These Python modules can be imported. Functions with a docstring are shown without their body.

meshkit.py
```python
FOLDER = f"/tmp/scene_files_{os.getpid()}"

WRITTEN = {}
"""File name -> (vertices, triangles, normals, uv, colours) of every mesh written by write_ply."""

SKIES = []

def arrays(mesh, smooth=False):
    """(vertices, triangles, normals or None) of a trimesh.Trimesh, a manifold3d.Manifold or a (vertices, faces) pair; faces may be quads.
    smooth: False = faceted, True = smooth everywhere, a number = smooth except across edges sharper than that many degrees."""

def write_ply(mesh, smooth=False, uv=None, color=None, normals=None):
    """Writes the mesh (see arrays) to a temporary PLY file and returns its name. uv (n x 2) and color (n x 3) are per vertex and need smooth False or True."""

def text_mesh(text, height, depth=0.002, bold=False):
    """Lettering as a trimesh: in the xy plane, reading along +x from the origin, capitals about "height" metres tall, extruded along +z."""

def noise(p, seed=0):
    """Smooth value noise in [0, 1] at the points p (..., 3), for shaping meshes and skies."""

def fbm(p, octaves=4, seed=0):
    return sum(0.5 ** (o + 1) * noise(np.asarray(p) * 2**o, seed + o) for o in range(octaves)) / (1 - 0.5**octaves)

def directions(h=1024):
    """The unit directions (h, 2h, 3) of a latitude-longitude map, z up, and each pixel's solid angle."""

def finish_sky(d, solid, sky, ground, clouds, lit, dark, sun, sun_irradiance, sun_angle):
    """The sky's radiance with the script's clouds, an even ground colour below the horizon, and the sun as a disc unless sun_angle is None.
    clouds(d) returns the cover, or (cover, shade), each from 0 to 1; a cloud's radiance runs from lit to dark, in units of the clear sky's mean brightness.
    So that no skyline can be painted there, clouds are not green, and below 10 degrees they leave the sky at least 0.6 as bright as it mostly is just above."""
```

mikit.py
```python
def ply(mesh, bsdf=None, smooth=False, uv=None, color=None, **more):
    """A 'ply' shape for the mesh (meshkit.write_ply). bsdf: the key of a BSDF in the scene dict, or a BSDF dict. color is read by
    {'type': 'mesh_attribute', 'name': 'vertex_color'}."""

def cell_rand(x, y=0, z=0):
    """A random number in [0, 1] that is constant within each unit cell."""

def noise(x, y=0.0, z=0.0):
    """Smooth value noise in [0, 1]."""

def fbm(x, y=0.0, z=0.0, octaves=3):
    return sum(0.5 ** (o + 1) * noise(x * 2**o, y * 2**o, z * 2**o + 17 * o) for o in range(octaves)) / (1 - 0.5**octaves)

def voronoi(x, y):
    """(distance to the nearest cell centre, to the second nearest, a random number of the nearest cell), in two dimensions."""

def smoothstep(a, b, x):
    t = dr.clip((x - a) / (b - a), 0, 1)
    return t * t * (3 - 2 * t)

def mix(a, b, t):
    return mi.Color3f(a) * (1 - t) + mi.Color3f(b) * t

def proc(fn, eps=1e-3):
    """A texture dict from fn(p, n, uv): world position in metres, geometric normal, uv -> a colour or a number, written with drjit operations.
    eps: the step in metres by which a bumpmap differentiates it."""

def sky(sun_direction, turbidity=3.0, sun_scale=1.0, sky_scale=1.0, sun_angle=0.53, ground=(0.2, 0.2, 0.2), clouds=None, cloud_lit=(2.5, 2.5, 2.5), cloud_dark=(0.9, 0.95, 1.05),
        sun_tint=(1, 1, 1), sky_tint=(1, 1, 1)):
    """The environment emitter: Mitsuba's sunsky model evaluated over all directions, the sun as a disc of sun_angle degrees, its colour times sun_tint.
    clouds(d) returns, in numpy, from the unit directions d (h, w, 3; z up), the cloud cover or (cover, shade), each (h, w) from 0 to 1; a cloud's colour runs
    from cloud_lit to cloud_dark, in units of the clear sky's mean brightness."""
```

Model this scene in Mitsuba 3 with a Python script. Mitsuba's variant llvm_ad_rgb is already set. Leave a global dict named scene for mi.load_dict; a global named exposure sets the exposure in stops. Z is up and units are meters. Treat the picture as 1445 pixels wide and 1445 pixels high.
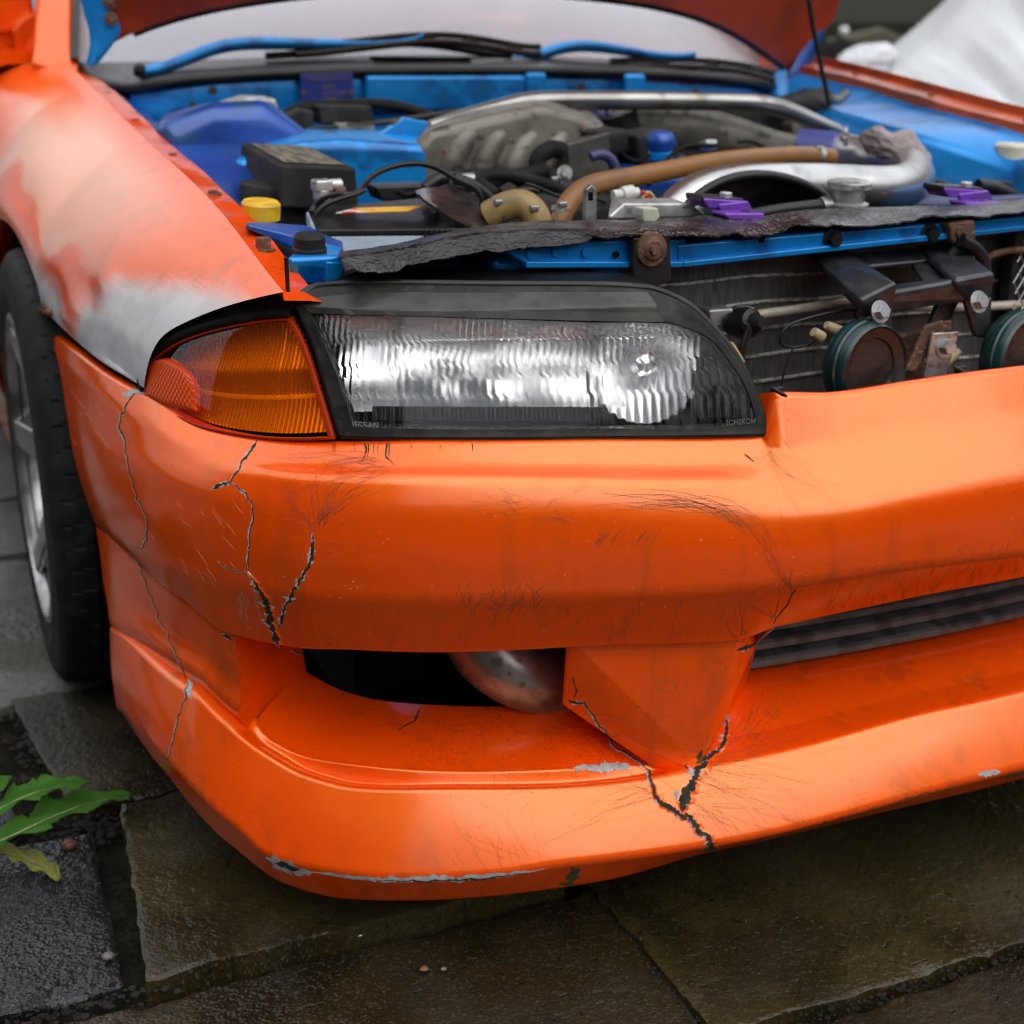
import math, random
import numpy as np, trimesh, drjit as dr, mitsuba as mi, mikit, meshkit
from manifold3d import Manifold
from scipy.interpolate import PchipInterpolator, CubicSpline
from mikit import noise, fbm, voronoi, smoothstep, mix, cell_rand

# ------------------------------------------------------------------ camera, sky, exposure
scene, labels = {}, {}
T = mi.ScalarTransform4f
CAM = np.array([-1.05, -1.17, .93]); YAW, PITCH, FPX, HALF = .412, .331, 2110., 722.5
FWD = np.array([math.sin(YAW) * math.cos(PITCH), math.cos(YAW) * math.cos(PITCH), -math.sin(PITCH)])
RGT = np.array([math.cos(YAW), -math.sin(YAW), 0.0]); UPV = np.cross(RGT, FWD)
scene['camera'] = {'type': 'thinlens', 'fov': math.degrees(2 * math.atan(HALF / FPX)), 'near_clip': .05, 'far_clip': 400.,
                   'aperture_radius': .0042, 'focus_distance': 1.32,
                   'to_world': T().look_at(origin=CAM.tolist(), target=(CAM + FWD).tolist(), up=[0, 0, 1])}


def cover(d):
    return np.ones(d.shape[:2]), np.clip(1.0 - 2.1 * d[..., 2] + .7 * (meshkit.fbm(d * [2.2, 2.2, 5.], 4, 3) - .5), 0, 1)


scene['sky'] = mikit.sky((.12, -.60, .79), turbidity=3, sun_scale=.3, sun_angle=70, sun_tint=(.86, 1.0, 1.2), clouds=cover, cloud_lit=(2.9, 3.04, 3.24), cloud_dark=(.45, .47, .51))
exposure = 2.3
rng = np.random.default_rng(7)


# ------------------------------------------------------------------ helpers
def ray(px, py):
    return FWD + RGT * (px - HALF) / FPX - UPV * (py - HALF) / FPX


def P(px, py, x=None, y=None, z=None, d=None):
    """A point of the place, read off the photograph: on the plane x=, y= or z=, or at depth d."""
    r = ray(px, py)
    t = (x - CAM[0]) / r[0] if x is not None else (y - CAM[1]) / r[1] if y is not None else (z - CAM[2]) / r[2] if z is not None else d
    return CAM + r * t


def PY(y, *pts):
    return np.array([P(a, b, y=y) for a, b in pts])


counts = {}


def key_for(base):
    n = counts.get(base, -1) + 1
    counts[base] = n
    return base if n == 0 else f'{base}_{n:03d}'


def add(name, mesh, bsdf, smooth=35, parent=None, label=None, cat=None, group=None, kind=None, **kw):
    k = key_for((parent + '__' if parent else '') + name)
    scene[k] = mesh if isinstance(mesh, dict) else mikit.ply(mesh, bsdf, smooth=smooth, **kw)
    e = {n: v for n, v in (('label', label), ('category', cat), ('group', group), ('kind', kind)) if v}
    if e:
        labels[k] = e
    return k


def part(name, mesh, bsdf, smooth=35, label=None, kind=None, **kw):
    return add(name, mesh, bsdf, smooth, 'car', label, kind=kind, **kw)


def cat(*ms):
    return trimesh.util.concatenate([m if isinstance(m, trimesh.Trimesh) else tri(m) for m in ms])


def tri(m):
    if hasattr(m, 'to_mesh'):
        k = m.to_mesh()
        return trimesh.Trimesh(np.array(k.vert_properties[:, :3]), np.array(k.tri_verts), process=False)
    return m


def spline(pts, n):
    pts = np.asarray(pts, float)
    if len(pts) == 2:
        return pts[0] + (pts[1] - pts[0]) * np.linspace(0, 1, n)[:, None]
    s = np.r_[0, np.cumsum(np.linalg.norm(np.diff(pts, axis=0), axis=1) ** .6)]
    return CubicSpline(s, pts)(np.linspace(0, s[-1], n))


def tube(pts, r, n=None, sides=14, smooth=True, flat=None, cap=True):
    """A tube along the points; r a number or one radius per point; flat squeezes it along z."""
    pts = np.asarray(pts, float)
    n = n or max(2, 8 * (len(pts) - 1) + 1)
    p = spline(pts, n) if smooth else pts
    n = len(p)
    rr = np.interp(np.linspace(0, 1, n), np.linspace(0, 1, len(np.atleast_1d(r))), np.atleast_1d(r)) if np.ndim(r) else np.full(n, float(r))
    t = np.gradient(p, axis=0); t /= np.linalg.norm(t, axis=1, keepdims=True) + 1e-12
    a = np.cross(t[0], [0, 0, 1.] if abs(t[0][2]) < .9 else [1., 0, 0]); a /= np.linalg.norm(a)
    A = []
    for i in range(n):
        a = a - t[i] * (a @ t[i]); a /= np.linalg.norm(a); A.append(a)
    A = np.array(A); B = np.cross(t, A)
    ang = np.arange(sides) * 2 * np.pi / sides
    sq = 1 if flat is None else flat
    v = p[:, None] + rr[:, None, None] * (np.cos(ang)[None, :, None] * A[:, None] + sq * np.sin(ang)[None, :, None] * B[:, None])
    i, j = np.meshgrid(np.arange(n - 1), np.arange(sides), indexing='ij')
    q = np.stack([i * sides + j, i * sides + (j + 1) % sides, (i + 1) * sides + (j + 1) % sides, (i + 1) * sides + j], -1).reshape(-1, 4)
    f = np.vstack([q[:, [0, 2, 1]], q[:, [0, 3, 2]]])
    v = v.reshape(-1, 3)
    if cap:
        k = len(v); v = np.vstack([v, p[0], p[-1]])
        jj = np.arange(sides)
        f = np.vstack([f, np.stack([jj * 0 + k, jj, (jj + 1) % sides], 1), np.stack([jj * 0 + k + 1, (n - 1) * sides + (jj + 1) % sides, (n - 1) * sides + jj], 1)])
    m = trimesh.Trimesh(v, f, process=False)
    return m


_ico = trimesh.creation.icosphere(1).vertices


def hull(pts, r=.004):
    """Rounded convex body through the points."""
    pts = np.asarray(pts, float)
    return trimesh.convex.convex_hull((pts[:, None] + _ico[None] * r).reshape(-1, 3))


def box(c, size, r=.004, rot=(0, 0, 0)):
    s = np.asarray(size, float) / 2 - r
    p = np.array([[a, b, d] for a in (-1, 1) for b in (-1, 1) for d in (-1, 1)]) * s
    m = trimesh.transformations.euler_matrix(*np.radians(rot))
    return hull(p @ m[:3, :3].T + np.asarray(c), r)


def plate(pts, t, r=.0015):
    """A flat or slightly bent sheet through a planar outline, of thickness t (convex outline)."""
    pts = np.asarray(pts, float)
    n = np.cross(pts[1] - pts[0], pts[2] - pts[0]); n /= np.linalg.norm(n)
    return hull(np.vstack([pts + n * (t / 2 - r), pts - n * (t / 2 - r)]), r)


def lathe(prof, o, d, n=28):
    """Revolve (radius, along) about the axis through o along d."""
    d = np.asarray(d, float); d /= np.linalg.norm(d)
    a = np.cross(d, [0, 0, 1.] if abs(d[2]) < .9 else [1., 0, 0]); a /= np.linalg.norm(a); b = np.cross(d, a)
    prof = np.asarray(prof, float); ang = np.arange(n) * 2 * np.pi / n
    v = np.asarray(o) + prof[:, 1][:, None, None] * d + prof[:, 0][:, None, None] * (np.cos(ang)[None, :, None] * a + np.sin(ang)[None, :, None] * b)
    k = len(prof)
    i, j = np.meshgrid(np.arange(k - 1), np.arange(n), indexing='ij')
    q = np.stack([i * n + j, i * n + (j + 1) % n, (i + 1) * n + (j + 1) % n, (i + 1) * n + j], -1).reshape(-1, 4)
    return trimesh.Trimesh(v.reshape(-1, 3), np.vstack([q[:, :3], q[:, [0, 2, 3]]]), process=False)


def cyl(o, d, r, h, bev=None, n=24):
    bev = min(r, h) * .15 if bev is None else bev
    return lathe([(0, 0), (r - bev, 0), (r, bev), (r, h - bev), (r - bev, h), (0, h)], o, d, n)


def hexbolt(o, d, r=.008, h=.006, washer=1.5):
    m = lathe([(0, h), (r * .9, h), (r, h * .85), (r, 0)], o, d, 6)
    return cat(m, cyl(np.asarray(o) - np.asarray(d) / np.linalg.norm(d) * .001, d, r * washer, .002))


def grid(V, flip=False):
    """(rows, cols, 3) -> mesh and its uv."""
    R, C = V.shape[:2]
    i, j = np.meshgrid(np.arange(R - 1), np.arange(C - 1), indexing='ij')
    q = np.stack([i * C + j, i * C + j + 1, (i + 1) * C + j + 1, (i + 1) * C + j], -1).reshape(-1, 4)
    if flip:
        q = q[:, ::-1]
    return trimesh.Trimesh(V.reshape(-1, 3), np.vstack([q[:, :3], q[:, [0, 2, 3]]]), process=False)


def thick(V, t, flip=False):
    """A sheet (rows, cols, 3) given thickness t behind its face, closed at the rim."""
    m = grid(V); n = m.vertex_normals.reshape(V.shape) * (1 if flip else -1)
    W = V + n * t
    rim = lambda a, b: grid(np.stack([a, b]))
    return cat(grid(V), grid(W, True), rim(V[0], W[0]), rim(W[-1], V[-1]), rim(W[:, 0], V[:, 0]), rim(V[:, -1], W[:, -1]))


def mirror(m):
    m = m.copy(); m.vertices[:, 0] *= -1; m.faces = m.faces[:, ::-1]
    return m


def fillet(pts, rad, k=5, sub=3):
    """Rounded polyline: pts (n, d), one radius per point; always the same number of samples."""
    pts = np.asarray(pts, float); out = [pts[0]]
    prev = pts[0]
    for i in range(1, len(pts) - 1):
        a, b, c = pts[i - 1], pts[i], pts[i + 1]
        la, lc = np.linalg.norm(a - b) + 1e-9, np.linalg.norm(c - b) + 1e-9
        r = min(rad[i], .48 * la, .48 * lc)
        s, e = b + (a - b) / la * r, b + (c - b) / lc * r
        for t in np.linspace(0, 1, sub + 1)[1:-1]:
            out.append(prev + (s - prev) * t)
        for t in np.linspace(0, 1, k):
            out.append((1 - t) ** 2 * s + 2 * t * (1 - t) * b + t * t * e)
        prev = e
    for t in np.linspace(0, 1, sub + 1)[1:]:
        out.append(prev + (pts[-1] - prev) * t)
    return np.array(out)


# ------------------------------------------------------------------ materials
def rgb(*c):
    return {'type': 'rgb', 'value': list(c)}


def two(b):
    return {'type': 'twosided', 'bsdf': b}


def gloss(c, alpha=.06, ior=1.58):
    return {'type': 'roughplastic', 'diffuse_reflectance': c if isinstance(c, dict) else rgb(*c), 'alpha': alpha, 'int_ior': ior, 'nonlinear': False}


def prin(c, rough=.5, metallic=0., **kw):
    return {'type': 'principled', 'base_color': c if isinstance(c, dict) else rgb(*c), 'roughness': rough, 'metallic': metallic, **kw}


def bump(b, fn, scale, eps=1e-3):
    return {'type': 'bumpmap', 'arbitrary': mikit.proc(fn, eps), 'scale': scale, 'bsdf': b}


def grimy(c0, c1, s, lo=.4, hi=.7, c2=None):
    """Colour c0 with blotches of c1 at the scale s (per metre)."""
    def fn(p, n, uv):
        a = fbm(p.x * s, p.y * s, p.z * s, octaves=4)
        c = mix(c0, c1, smoothstep(lo, hi, a))
        if c2 is not None:
            c = mix(c, c2, smoothstep(.55, .75, fbm(p.x * s * 3.1 + 9, p.y * s * 3.1, p.z * s * 3.1, octaves=3)))
        return c
    return mikit.proc(fn)


ORANGE = (.80, .15, .010)


def paint_orange(p, n, uv):
    fl = cell_rand(p.x * 1400, p.y * 1400, p.z * 1400)
    c = mix((.82, .062, .0003), (.88, .075, .0006), fl)
    dust = smoothstep(.5, .85, fbm(p.x * 9, p.y * 9, p.z * 14, octaves=4))
    c = mix(c, (.50, .055, .006), dust * .22)
    low = smoothstep(.62, .8, fbm(p.x * 30 + 5, p.y * 30, p.z * 11, octaves=3))
    c = mix(c, (.16, .03, .008), low * .28)
    st = smoothstep(.56, .8, fbm(p.x * 70 + p.y * 20, p.z * 7, p.y * 30, octaves=3))
    c = mix(c, (.34, .05, .012), st * .30)
    gr = smoothstep(.70, .78, noise(p.x * 520, p.y * 520, p.z * 520)) * smoothstep(.5, .7, fbm(p.x * 16, p.y * 16, p.z * 20 + 4, octaves=3))
    return mix(c, (.20, .05, .02), gr * .5)


def bump_paint(p, n, uv):
    return fbm(p.x * 260, p.y * 260, p.z * 260, octaves=2) * .00005 + fbm(p.x * 34, p.y * 34, p.z * 34, octaves=2) * .00030


FLAKE = {'type': 'roughconductor', 'material': 'none', 'specular_reflectance': rgb(1.0, .44, .05), 'alpha': .16}
scene['mat_orange'] = two({'type': 'blendbsdf', 'weight': .16, 'bsdf_0': bump(gloss(mikit.proc(paint_orange), .03), bump_paint, 1.0, 8e-4), 'bsdf_1': FLAKE})      # flake under clear lacquer
scene['mat_orange_dull'] = two(gloss(grimy((.52, .07, .008), (.30, .05, .012), 12), .14))
scene['mat_orange_under'] = two(gloss(grimy((.30, .032, .008), (.16, .02, .008), 9), .25))
BLUE = (.004, .16, .52)
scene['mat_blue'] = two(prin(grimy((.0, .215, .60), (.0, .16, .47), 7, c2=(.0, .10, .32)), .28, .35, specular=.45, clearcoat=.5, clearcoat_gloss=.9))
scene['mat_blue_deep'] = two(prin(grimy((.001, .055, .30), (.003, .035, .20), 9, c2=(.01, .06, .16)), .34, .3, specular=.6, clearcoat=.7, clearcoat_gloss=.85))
scene['mat_black'] = two(prin(grimy((.006, .006, .0065), (.015, .014, .013), 25), .36, specular=.35))
scene['mat_black_matt'] = two(prin(grimy((.008, .008, .008), (.022, .020, .018), 30), .65, specular=.3))
scene['mat_black_wet'] = two(prin(grimy((.014, .012, .012), (.03, .026, .024), 40), .16, specular=.6))
scene['mat_void'] = two({'type': 'diffuse', 'reflectance': rgb(.006, .006, .006)})
scene['mat_rubber'] = two(prin(grimy((.005, .005, .0052), (.012, .0115, .011), 35), .7, specular=.2))
scene['mat_alu'] = two({'type': 'roughconductor', 'material': 'Al', 'alpha': .16})
scene['mat_alu_bright'] = two({'type': 'roughconductor', 'material': 'Al', 'alpha': .09})
scene['mat_alu_dull'] = two(prin(grimy((.50, .50, .50), (.30, .29, .28), 30, c2=(.2, .19, .17)), .45, .8))
scene['mat_steel'] = two(prin(grimy((.40, .40, .41), (.25, .23, .22), 60), .35, .9))
scene['mat_rust'] = two(prin(grimy((.11, .05, .03), (.05, .028, .02), 80, c2=(.2, .1, .05)), .7, .2))
scene['mat_cast'] = two(prin(grimy((.17, .155, .13), (.09, .08, .066), 22, c2=(.04, .036, .03)), .48, .35))
scene['mat_chrome'] = two({'type': 'roughconductor', 'material': 'Al', 'alpha': .05})
scene['mat_primer'] = two(prin(grimy((.36, .36, .37), (.26, .25, .25), 150, c2=(.46, .45, .44)), .8))
scene['mat_crack'] = two(prin(grimy((.008, .007, .005), (.022, .020, .008), 160, c2=(.030, .034, .008)), .85))
scene['mat_hair'] = two(prin(rgb(.17, .03, .008), .7))


# ------------------------------------------------------------------ front bumper
PLAN = np.array([(0, -.02), (-.15, -.014), (-.28, .0), (-.4, .022), (-.52, .052), (-.63, .098), (-.715, .165), (-.77, .25), (-.805, .36), (-.825, .48), (-.835, .62), (-.84, .9)])
_pl = np.vstack([PLAN[::-1], PLAN[1:] * [-1, 1]])
_s = np.r_[0, np.cumsum(np.linalg.norm(np.diff(_pl, axis=0), axis=1))]
_cs = CubicSpline(_s, _pl); SMID = _s[-1] / 2
_S = np.linspace(0, _s[-1], 2400); _PC = _cs(_S); _T = _cs(_S, 1)
_N = np.stack([_T[:, 1], -_T[:, 0]], -1); _N /= np.linalg.norm(_N, axis=1, keepdims=True)
if _N[1200, 1] > 0:
    _N = -_N


def on_plan(s, off, z):
    """The plan curve at arc length s from the middle (negative: the car's right), off metres outwards, height z."""
    s = np.asarray(s, float) + SMID
    xy = np.stack([np.interp(s, _S, _PC[:, k]) + np.asarray(off) * np.interp(s, _S, _N[:, k]) for k in (0, 1)], -1)
    return np.concatenate([xy, np.broadcast_to(z, s.shape)[..., None]], -1)


def PB(px, py, off=0.):
    """(s, z) of the pixel on the plan curve moved outwards by off."""
    q = _PC + _N * off; r = ray(px, py); v = q - CAM[:2]
    c = v[:, 0] * r[1] - v[:, 1] * r[0]; best = None
    for k in np.where((c[:-1] * c[1:] <= 0) & ((v[:-1] @ r[:2]) > 0))[0]:
        f = c[k] / (c[k] - c[k + 1]); pt = v[k] + (v[k + 1] - v[k]) * f; t = (pt @ r[:2]) / (r[:2] @ r[:2])
        if best is None or t < best[0]:
            best = (t, _S[k] + (_S[k + 1] - _S[k]) * f)
    if best is None:
        k = np.argmin(np.abs(c) / np.linalg.norm(v, axis=1)); best = ((v[k] @ r[:2]) / (r[:2] @ r[:2]), _S[k])
    return best[1] - SMID, (CAM + r * best[0])[2]


class Row:
    def __init__(self, *pts, off=0.):
        rows = sorted((abs(s), o, z) for (s, z), o in ((PB(p[0], p[1], p[2] if len(p) > 2 else off), p[2] if len(p) > 2 else off) for p in pts))
        a = np.array(rows); keep = np.r_[True, np.diff(a[:, 0]) > 2e-3]; a = a[keep]
        if a[0, 0] > .004:
            a = np.vstack([[0, a[0, 1], a[0, 2]], a])
        self.a, self.end = a, a[-1, 0]
        self.o, self.z = PchipInterpolator(a[:, 0], a[:, 1]), PchipInterpolator(a[:, 0], a[:, 2])

    def at(self, s):
        s = np.clip(np.abs(s), 0, self.end)
        return self.o(s), self.z(s)


R0 = Row((72, 470), (120, 505), (190, 549), (210, 558), (300, 605), (400, 622), (475, 625), (600, 622), (800, 620), (1076, 615), (1092, 556), (1180, 555), (1300, 537), (1445, 518))
RM = Row((80, 502, .006), (130, 545, .008), (200, 590, .014), (300, 640, .022), (400, 656, .024), (600, 660, .024), (800, 662, .024), (1030, 660, .024), (1150, 632, .02), (1300, 606, .024), (1445, 585, .024))
R1 = Row((95, 590, .010), (150, 640, .02), (240, 670, .035), (330, 698, .045), (400, 711, .05), (600, 715, .05), (800, 716, .052), (1040, 722, .056), (1160, 718, .06), (1300, 696, .065), (1445, 672, .065))
R2 = Row((125, 715, .004), (180, 770, .02), (260, 806, .036), (330, 826, .045), (400, 838, .052), (600, 846, .054), (800, 842, .056), (1000, 834, .06), (1130, 822, .064), (1300, 799, .068), (1445, 783, .068))
R3 = Row((135, 742, -.002), (200, 802, .012), (255, 846, .022), (320, 895, .024), (415, 915, .022), (500, 919, .022), (800, 915, .022), (1040, 905, .02), (1097, 886, .02), (1445, 815, .02))
R7 = Row((155, 884, .002), (200, 922, .010), (267, 975, .018), (312, 1016, .020), (375, 1062, .020), (428, 1091, .020), (500, 1109, .020), (624, 1111, .020), (848, 1105, .020), (1010, 1080, .020), (1100, 1062, .020), (1445, 975, .020))
R8 = Row((165, 1000, .006), (235, 1070, .04), (330, 1165, .058), (375, 1205, .06), (440, 1225, .06), (550, 1240, .06), (700, 1235, .06), (800, 1220, .06), (1000, 1195, .06), (1445, 1085, .06))
R9 = Row((172, 1005, -.002), (230, 1090, .02), (330, 1200, .03), (400, 1250, .03), (470, 1270, .03), (560, 1275, .03), (700, 1268, .03), (860, 1245, .03), (1000, 1205, .03), (1445, 1100, .03))
R5 = Row((325, 995, .002), (375, 1041, -.003), (437, 1070, -.006), (520, 1082, -.008), (810, 1085, -.008), (925, 1078, -.008))
RIM = Row((418, 945, -.09), (440, 965, -.10), (500, 982, -.11), (560, 994, -.11), (620, 998, -.11), (740, 998, -.11), (800, 988, -.11), (1048, 962, -.11), (1130, 946, -.11), (1290, 907, -.11), (1445, 865, -.11))
_q = np.polyfit(RIM.a[RIM.a[:, 0] < .30, 0], RIM.a[RIM.a[:, 0] < .30, 2], 1)
_zc = np.polyval(_q, 0.)
RIM.z = PchipInterpolator([0, .15, .27, .36, .50, .60, .68, .74, RIM.end], [_zc, _zc - .001, _zc - .003, np.mean([_zc, RIM.z(.50)]), *[RIM.z(k) for k in (.50, .60, .68, .74, RIM.end)]]) if RIM.end > .75 else RIM.z
print('rim', RIM.a.round(3).tolist())
S_DUCT_OUT, S_DUCT_IN = abs(PB(322, 940, .026)[0]), abs(PB(950, 1075, .03)[0])
S_RIM_OUT = abs(PB(418, 945, -.09)[0])
S1, LMAX = S_DUCT_OUT + .01, 1.30


def s_of(L, row):
    a = np.abs(L)
    return np.sign(L) * np.where(a < S1, a, S1 + (a - S1) * (row.end - S1) / (LMAX - S1))


def ss(a, b, x):
    t = np.clip((x - a) / (b - a), 0, 1)
    return t * t * (3 - 2 * t)


def wobble(V, amp=.0006):
    n = meshkit.fbm(V * [7, 7, 9], 3, 5) - .5
    N_ = grid(V).vertex_normals.reshape(V.shape)
    return V + N_ * (n * 2 * amp)[..., None]


LL = np.unique(np.r_[np.linspace(-LMAX, LMAX, 321), [-S_DUCT_IN, S_DUCT_IN, -S_DUCT_OUT, S_DUCT_OUT]])


def upper_columns(L):
    cols = []
    for l in L:
        s = [s_of(l, r) for r in (R0, RM, R1, R2, R3)]
        (o0, z0), (om, zm), (o1, z1), (o2, z2), (o3, z3) = [r.at(a) for r, a in zip((R0, RM, R1, R2, R3), s)]
        a = abs(l)
        led = ss(.26, .36, a) * (1 - ss(.70, .86, a))
        on, zn = om + (o1 - om) * (.35 + .27 * led), zm + (z1 - zm) * (.35 - .22 * led)
        pr = [(s[0], o0 - .045, z0 - .012), (s[0], o0 - .004, z0 + .001), (s[0], o0 + .002, z0 - .0015), (s[1], om, zm), ((s[1] + s[2]) / 2, on, zn), (s[2], o1, z1),
              ((s[2] + s[3]) / 2, (o1 + o2) / 2 + .004, (z1 + z2) / 2), (s[3], o2, z2), (s[4], o3, z3), (s[4], o3 - .012, z3 + .004), (s[4], o3 - .07, z3 + .02)]
        cols.append(fillet(pr, [0, .004, .003, .010, .014, .013, .03, .009, .004, .003, 0], 6, 2))
    c = np.array(cols)
    return on_plan(c[..., 0], c[..., 1], c[..., 2]).transpose(1, 0, 2)


def lower_columns(L):
    cols = []
    for l in L:
        a = abs(l)
        s7, s8, s9 = (s_of(l, r) for r in (R7, R8, R9))
        (o7, z7), (o8, z8), (o9, z9) = R7.at(s7), R8.at(s8), R9.at(s9)
        duct = ss(S_DUCT_IN - .035, S_DUCT_IN + .02, a) * (1 - ss(S_DUCT_OUT - .02, S_DUCT_OUT + .012, a))
        o5, z5 = R5.at(np.clip(a, S_DUCT_IN, S_DUCT_OUT))
        ob, zb = RIM.at(min(a, S_RIM_OUT))
        fl = .25
        oc, zc = o7 + (ob - o7) * fl, z7 + (zb - z7) * fl * .8      # where there is no step: along the slope of the floor
        sd = ss(S_DUCT_OUT - .01, S_DUCT_OUT + .04, a)
        oc, zc = oc + (o7 - .02 - oc) * sd, zc + (z7 + .004 - zc) * sd
        o5, z5 = oc + (o5 - oc) * duct, zc + (z5 - zc) * duct
        o6, z6 = o5 + (o7 - o5) * (.5 - .32 * duct), z5 + (z7 - z5) * (.5 + .5 * duct) - .011 * duct
        pr = [(s7, o5 - .004, z5 + .0005), (s7, o5, z5), (s7, o6, z6), (s7, o7, z7), ((s7 + s8) / 2, (o7 + o8) / 2 + .003, (z7 + z8) / 2), (s8, o8, z8), (s9, o9, z9), (s9, o9 - .03, z9 + .004), (s9, o9 - .12, z9 + .03)]
        cols.append(fillet(pr, [0, .0025, .004, .006, .03, .007, .010, .006, 0], 6, 2))
    c = np.array(cols)
    return on_plan(c[..., 0], c[..., 1], c[..., 2]).transpose(1, 0, 2)


UP, LO = wobble(upper_columns(LL)), wobble(lower_columns(LL), .0004)


def side_columns(sgn):
    L = np.linspace(S_DUCT_OUT, LMAX, 60) * sgn; cols = []
    for l in L:
        s3, s7 = s_of(l, R3), s_of(l, R7)
        (o3, z3), (o7, z7) = R3.at(s3), R7.at(s7)
        k = 1 - ss(S_DUCT_OUT + .05, LMAX, abs(l))
        pr = [(s3, o3 - .012 * k, z3 + .004 * k), (s3 + (s7 - s3) * .15, o3 - .010 * k, z3 + (z7 - z3) * .12), (s3 + (s7 - s3) * .5, o3 + (o7 - o3) * .35 - .014 * k, z3 + (z7 - z3) * .6),
              (s3 + (s7 - s3) * .85, o3 + (o7 - o3) * .6 - .006 * k, z7 + .022), (s7, o7 - .010 * k, z7 + .008), (s7, o7 - .004 - .018 * k, z7 - .012)]
        cols.append(fillet(pr, [0, .012, .03, .02, .006, 0], 5, 3))
    c = np.array(cols)
    return on_plan(c[..., 0], c[..., 1], c[..., 2]).transpose(1, 0, 2)


def duct_floor():
    L = np.linspace(-S_DUCT_OUT, S_DUCT_OUT, 240); cols = []
    for l in L:
        a = abs(l); s7 = s_of(l, R7)
        duct = ss(S_DUCT_IN - .035, S_DUCT_IN + .02, a) * (1 - ss(S_DUCT_OUT - .02, S_DUCT_OUT + .012, a))
        o7, z7 = R7.at(s7); ob, zb = RIM.at(min(a, S_RIM_OUT)); o5, z5 = R5.at(np.clip(a, S_DUCT_IN, S_DUCT_OUT))
        oc, zc = o7 + (ob - o7) * .25, z7 + (zb - z7) * .2
        o5, z5 = oc + (o5 - oc) * duct, zc + (z5 - zc) * duct
        sb = l * np.interp(a, [0, S_DUCT_IN, S_DUCT_OUT], [1, 1, S_RIM_OUT / S_DUCT_OUT])
        t = np.linspace(0, 1, 12)
        cols.append(np.stack([s7 + (sb - s7) * t, o5 - .004 + (ob - o5) * t, z5 + .0005 + (zb - z5) * t + .004 * np.sin(np.pi * t)], -1))
    c = np.array(cols)
    return on_plan(c[..., 0], c[..., 1], c[..., 2]).transpose(1, 0, 2)


FLOOR = duct_floor()


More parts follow.
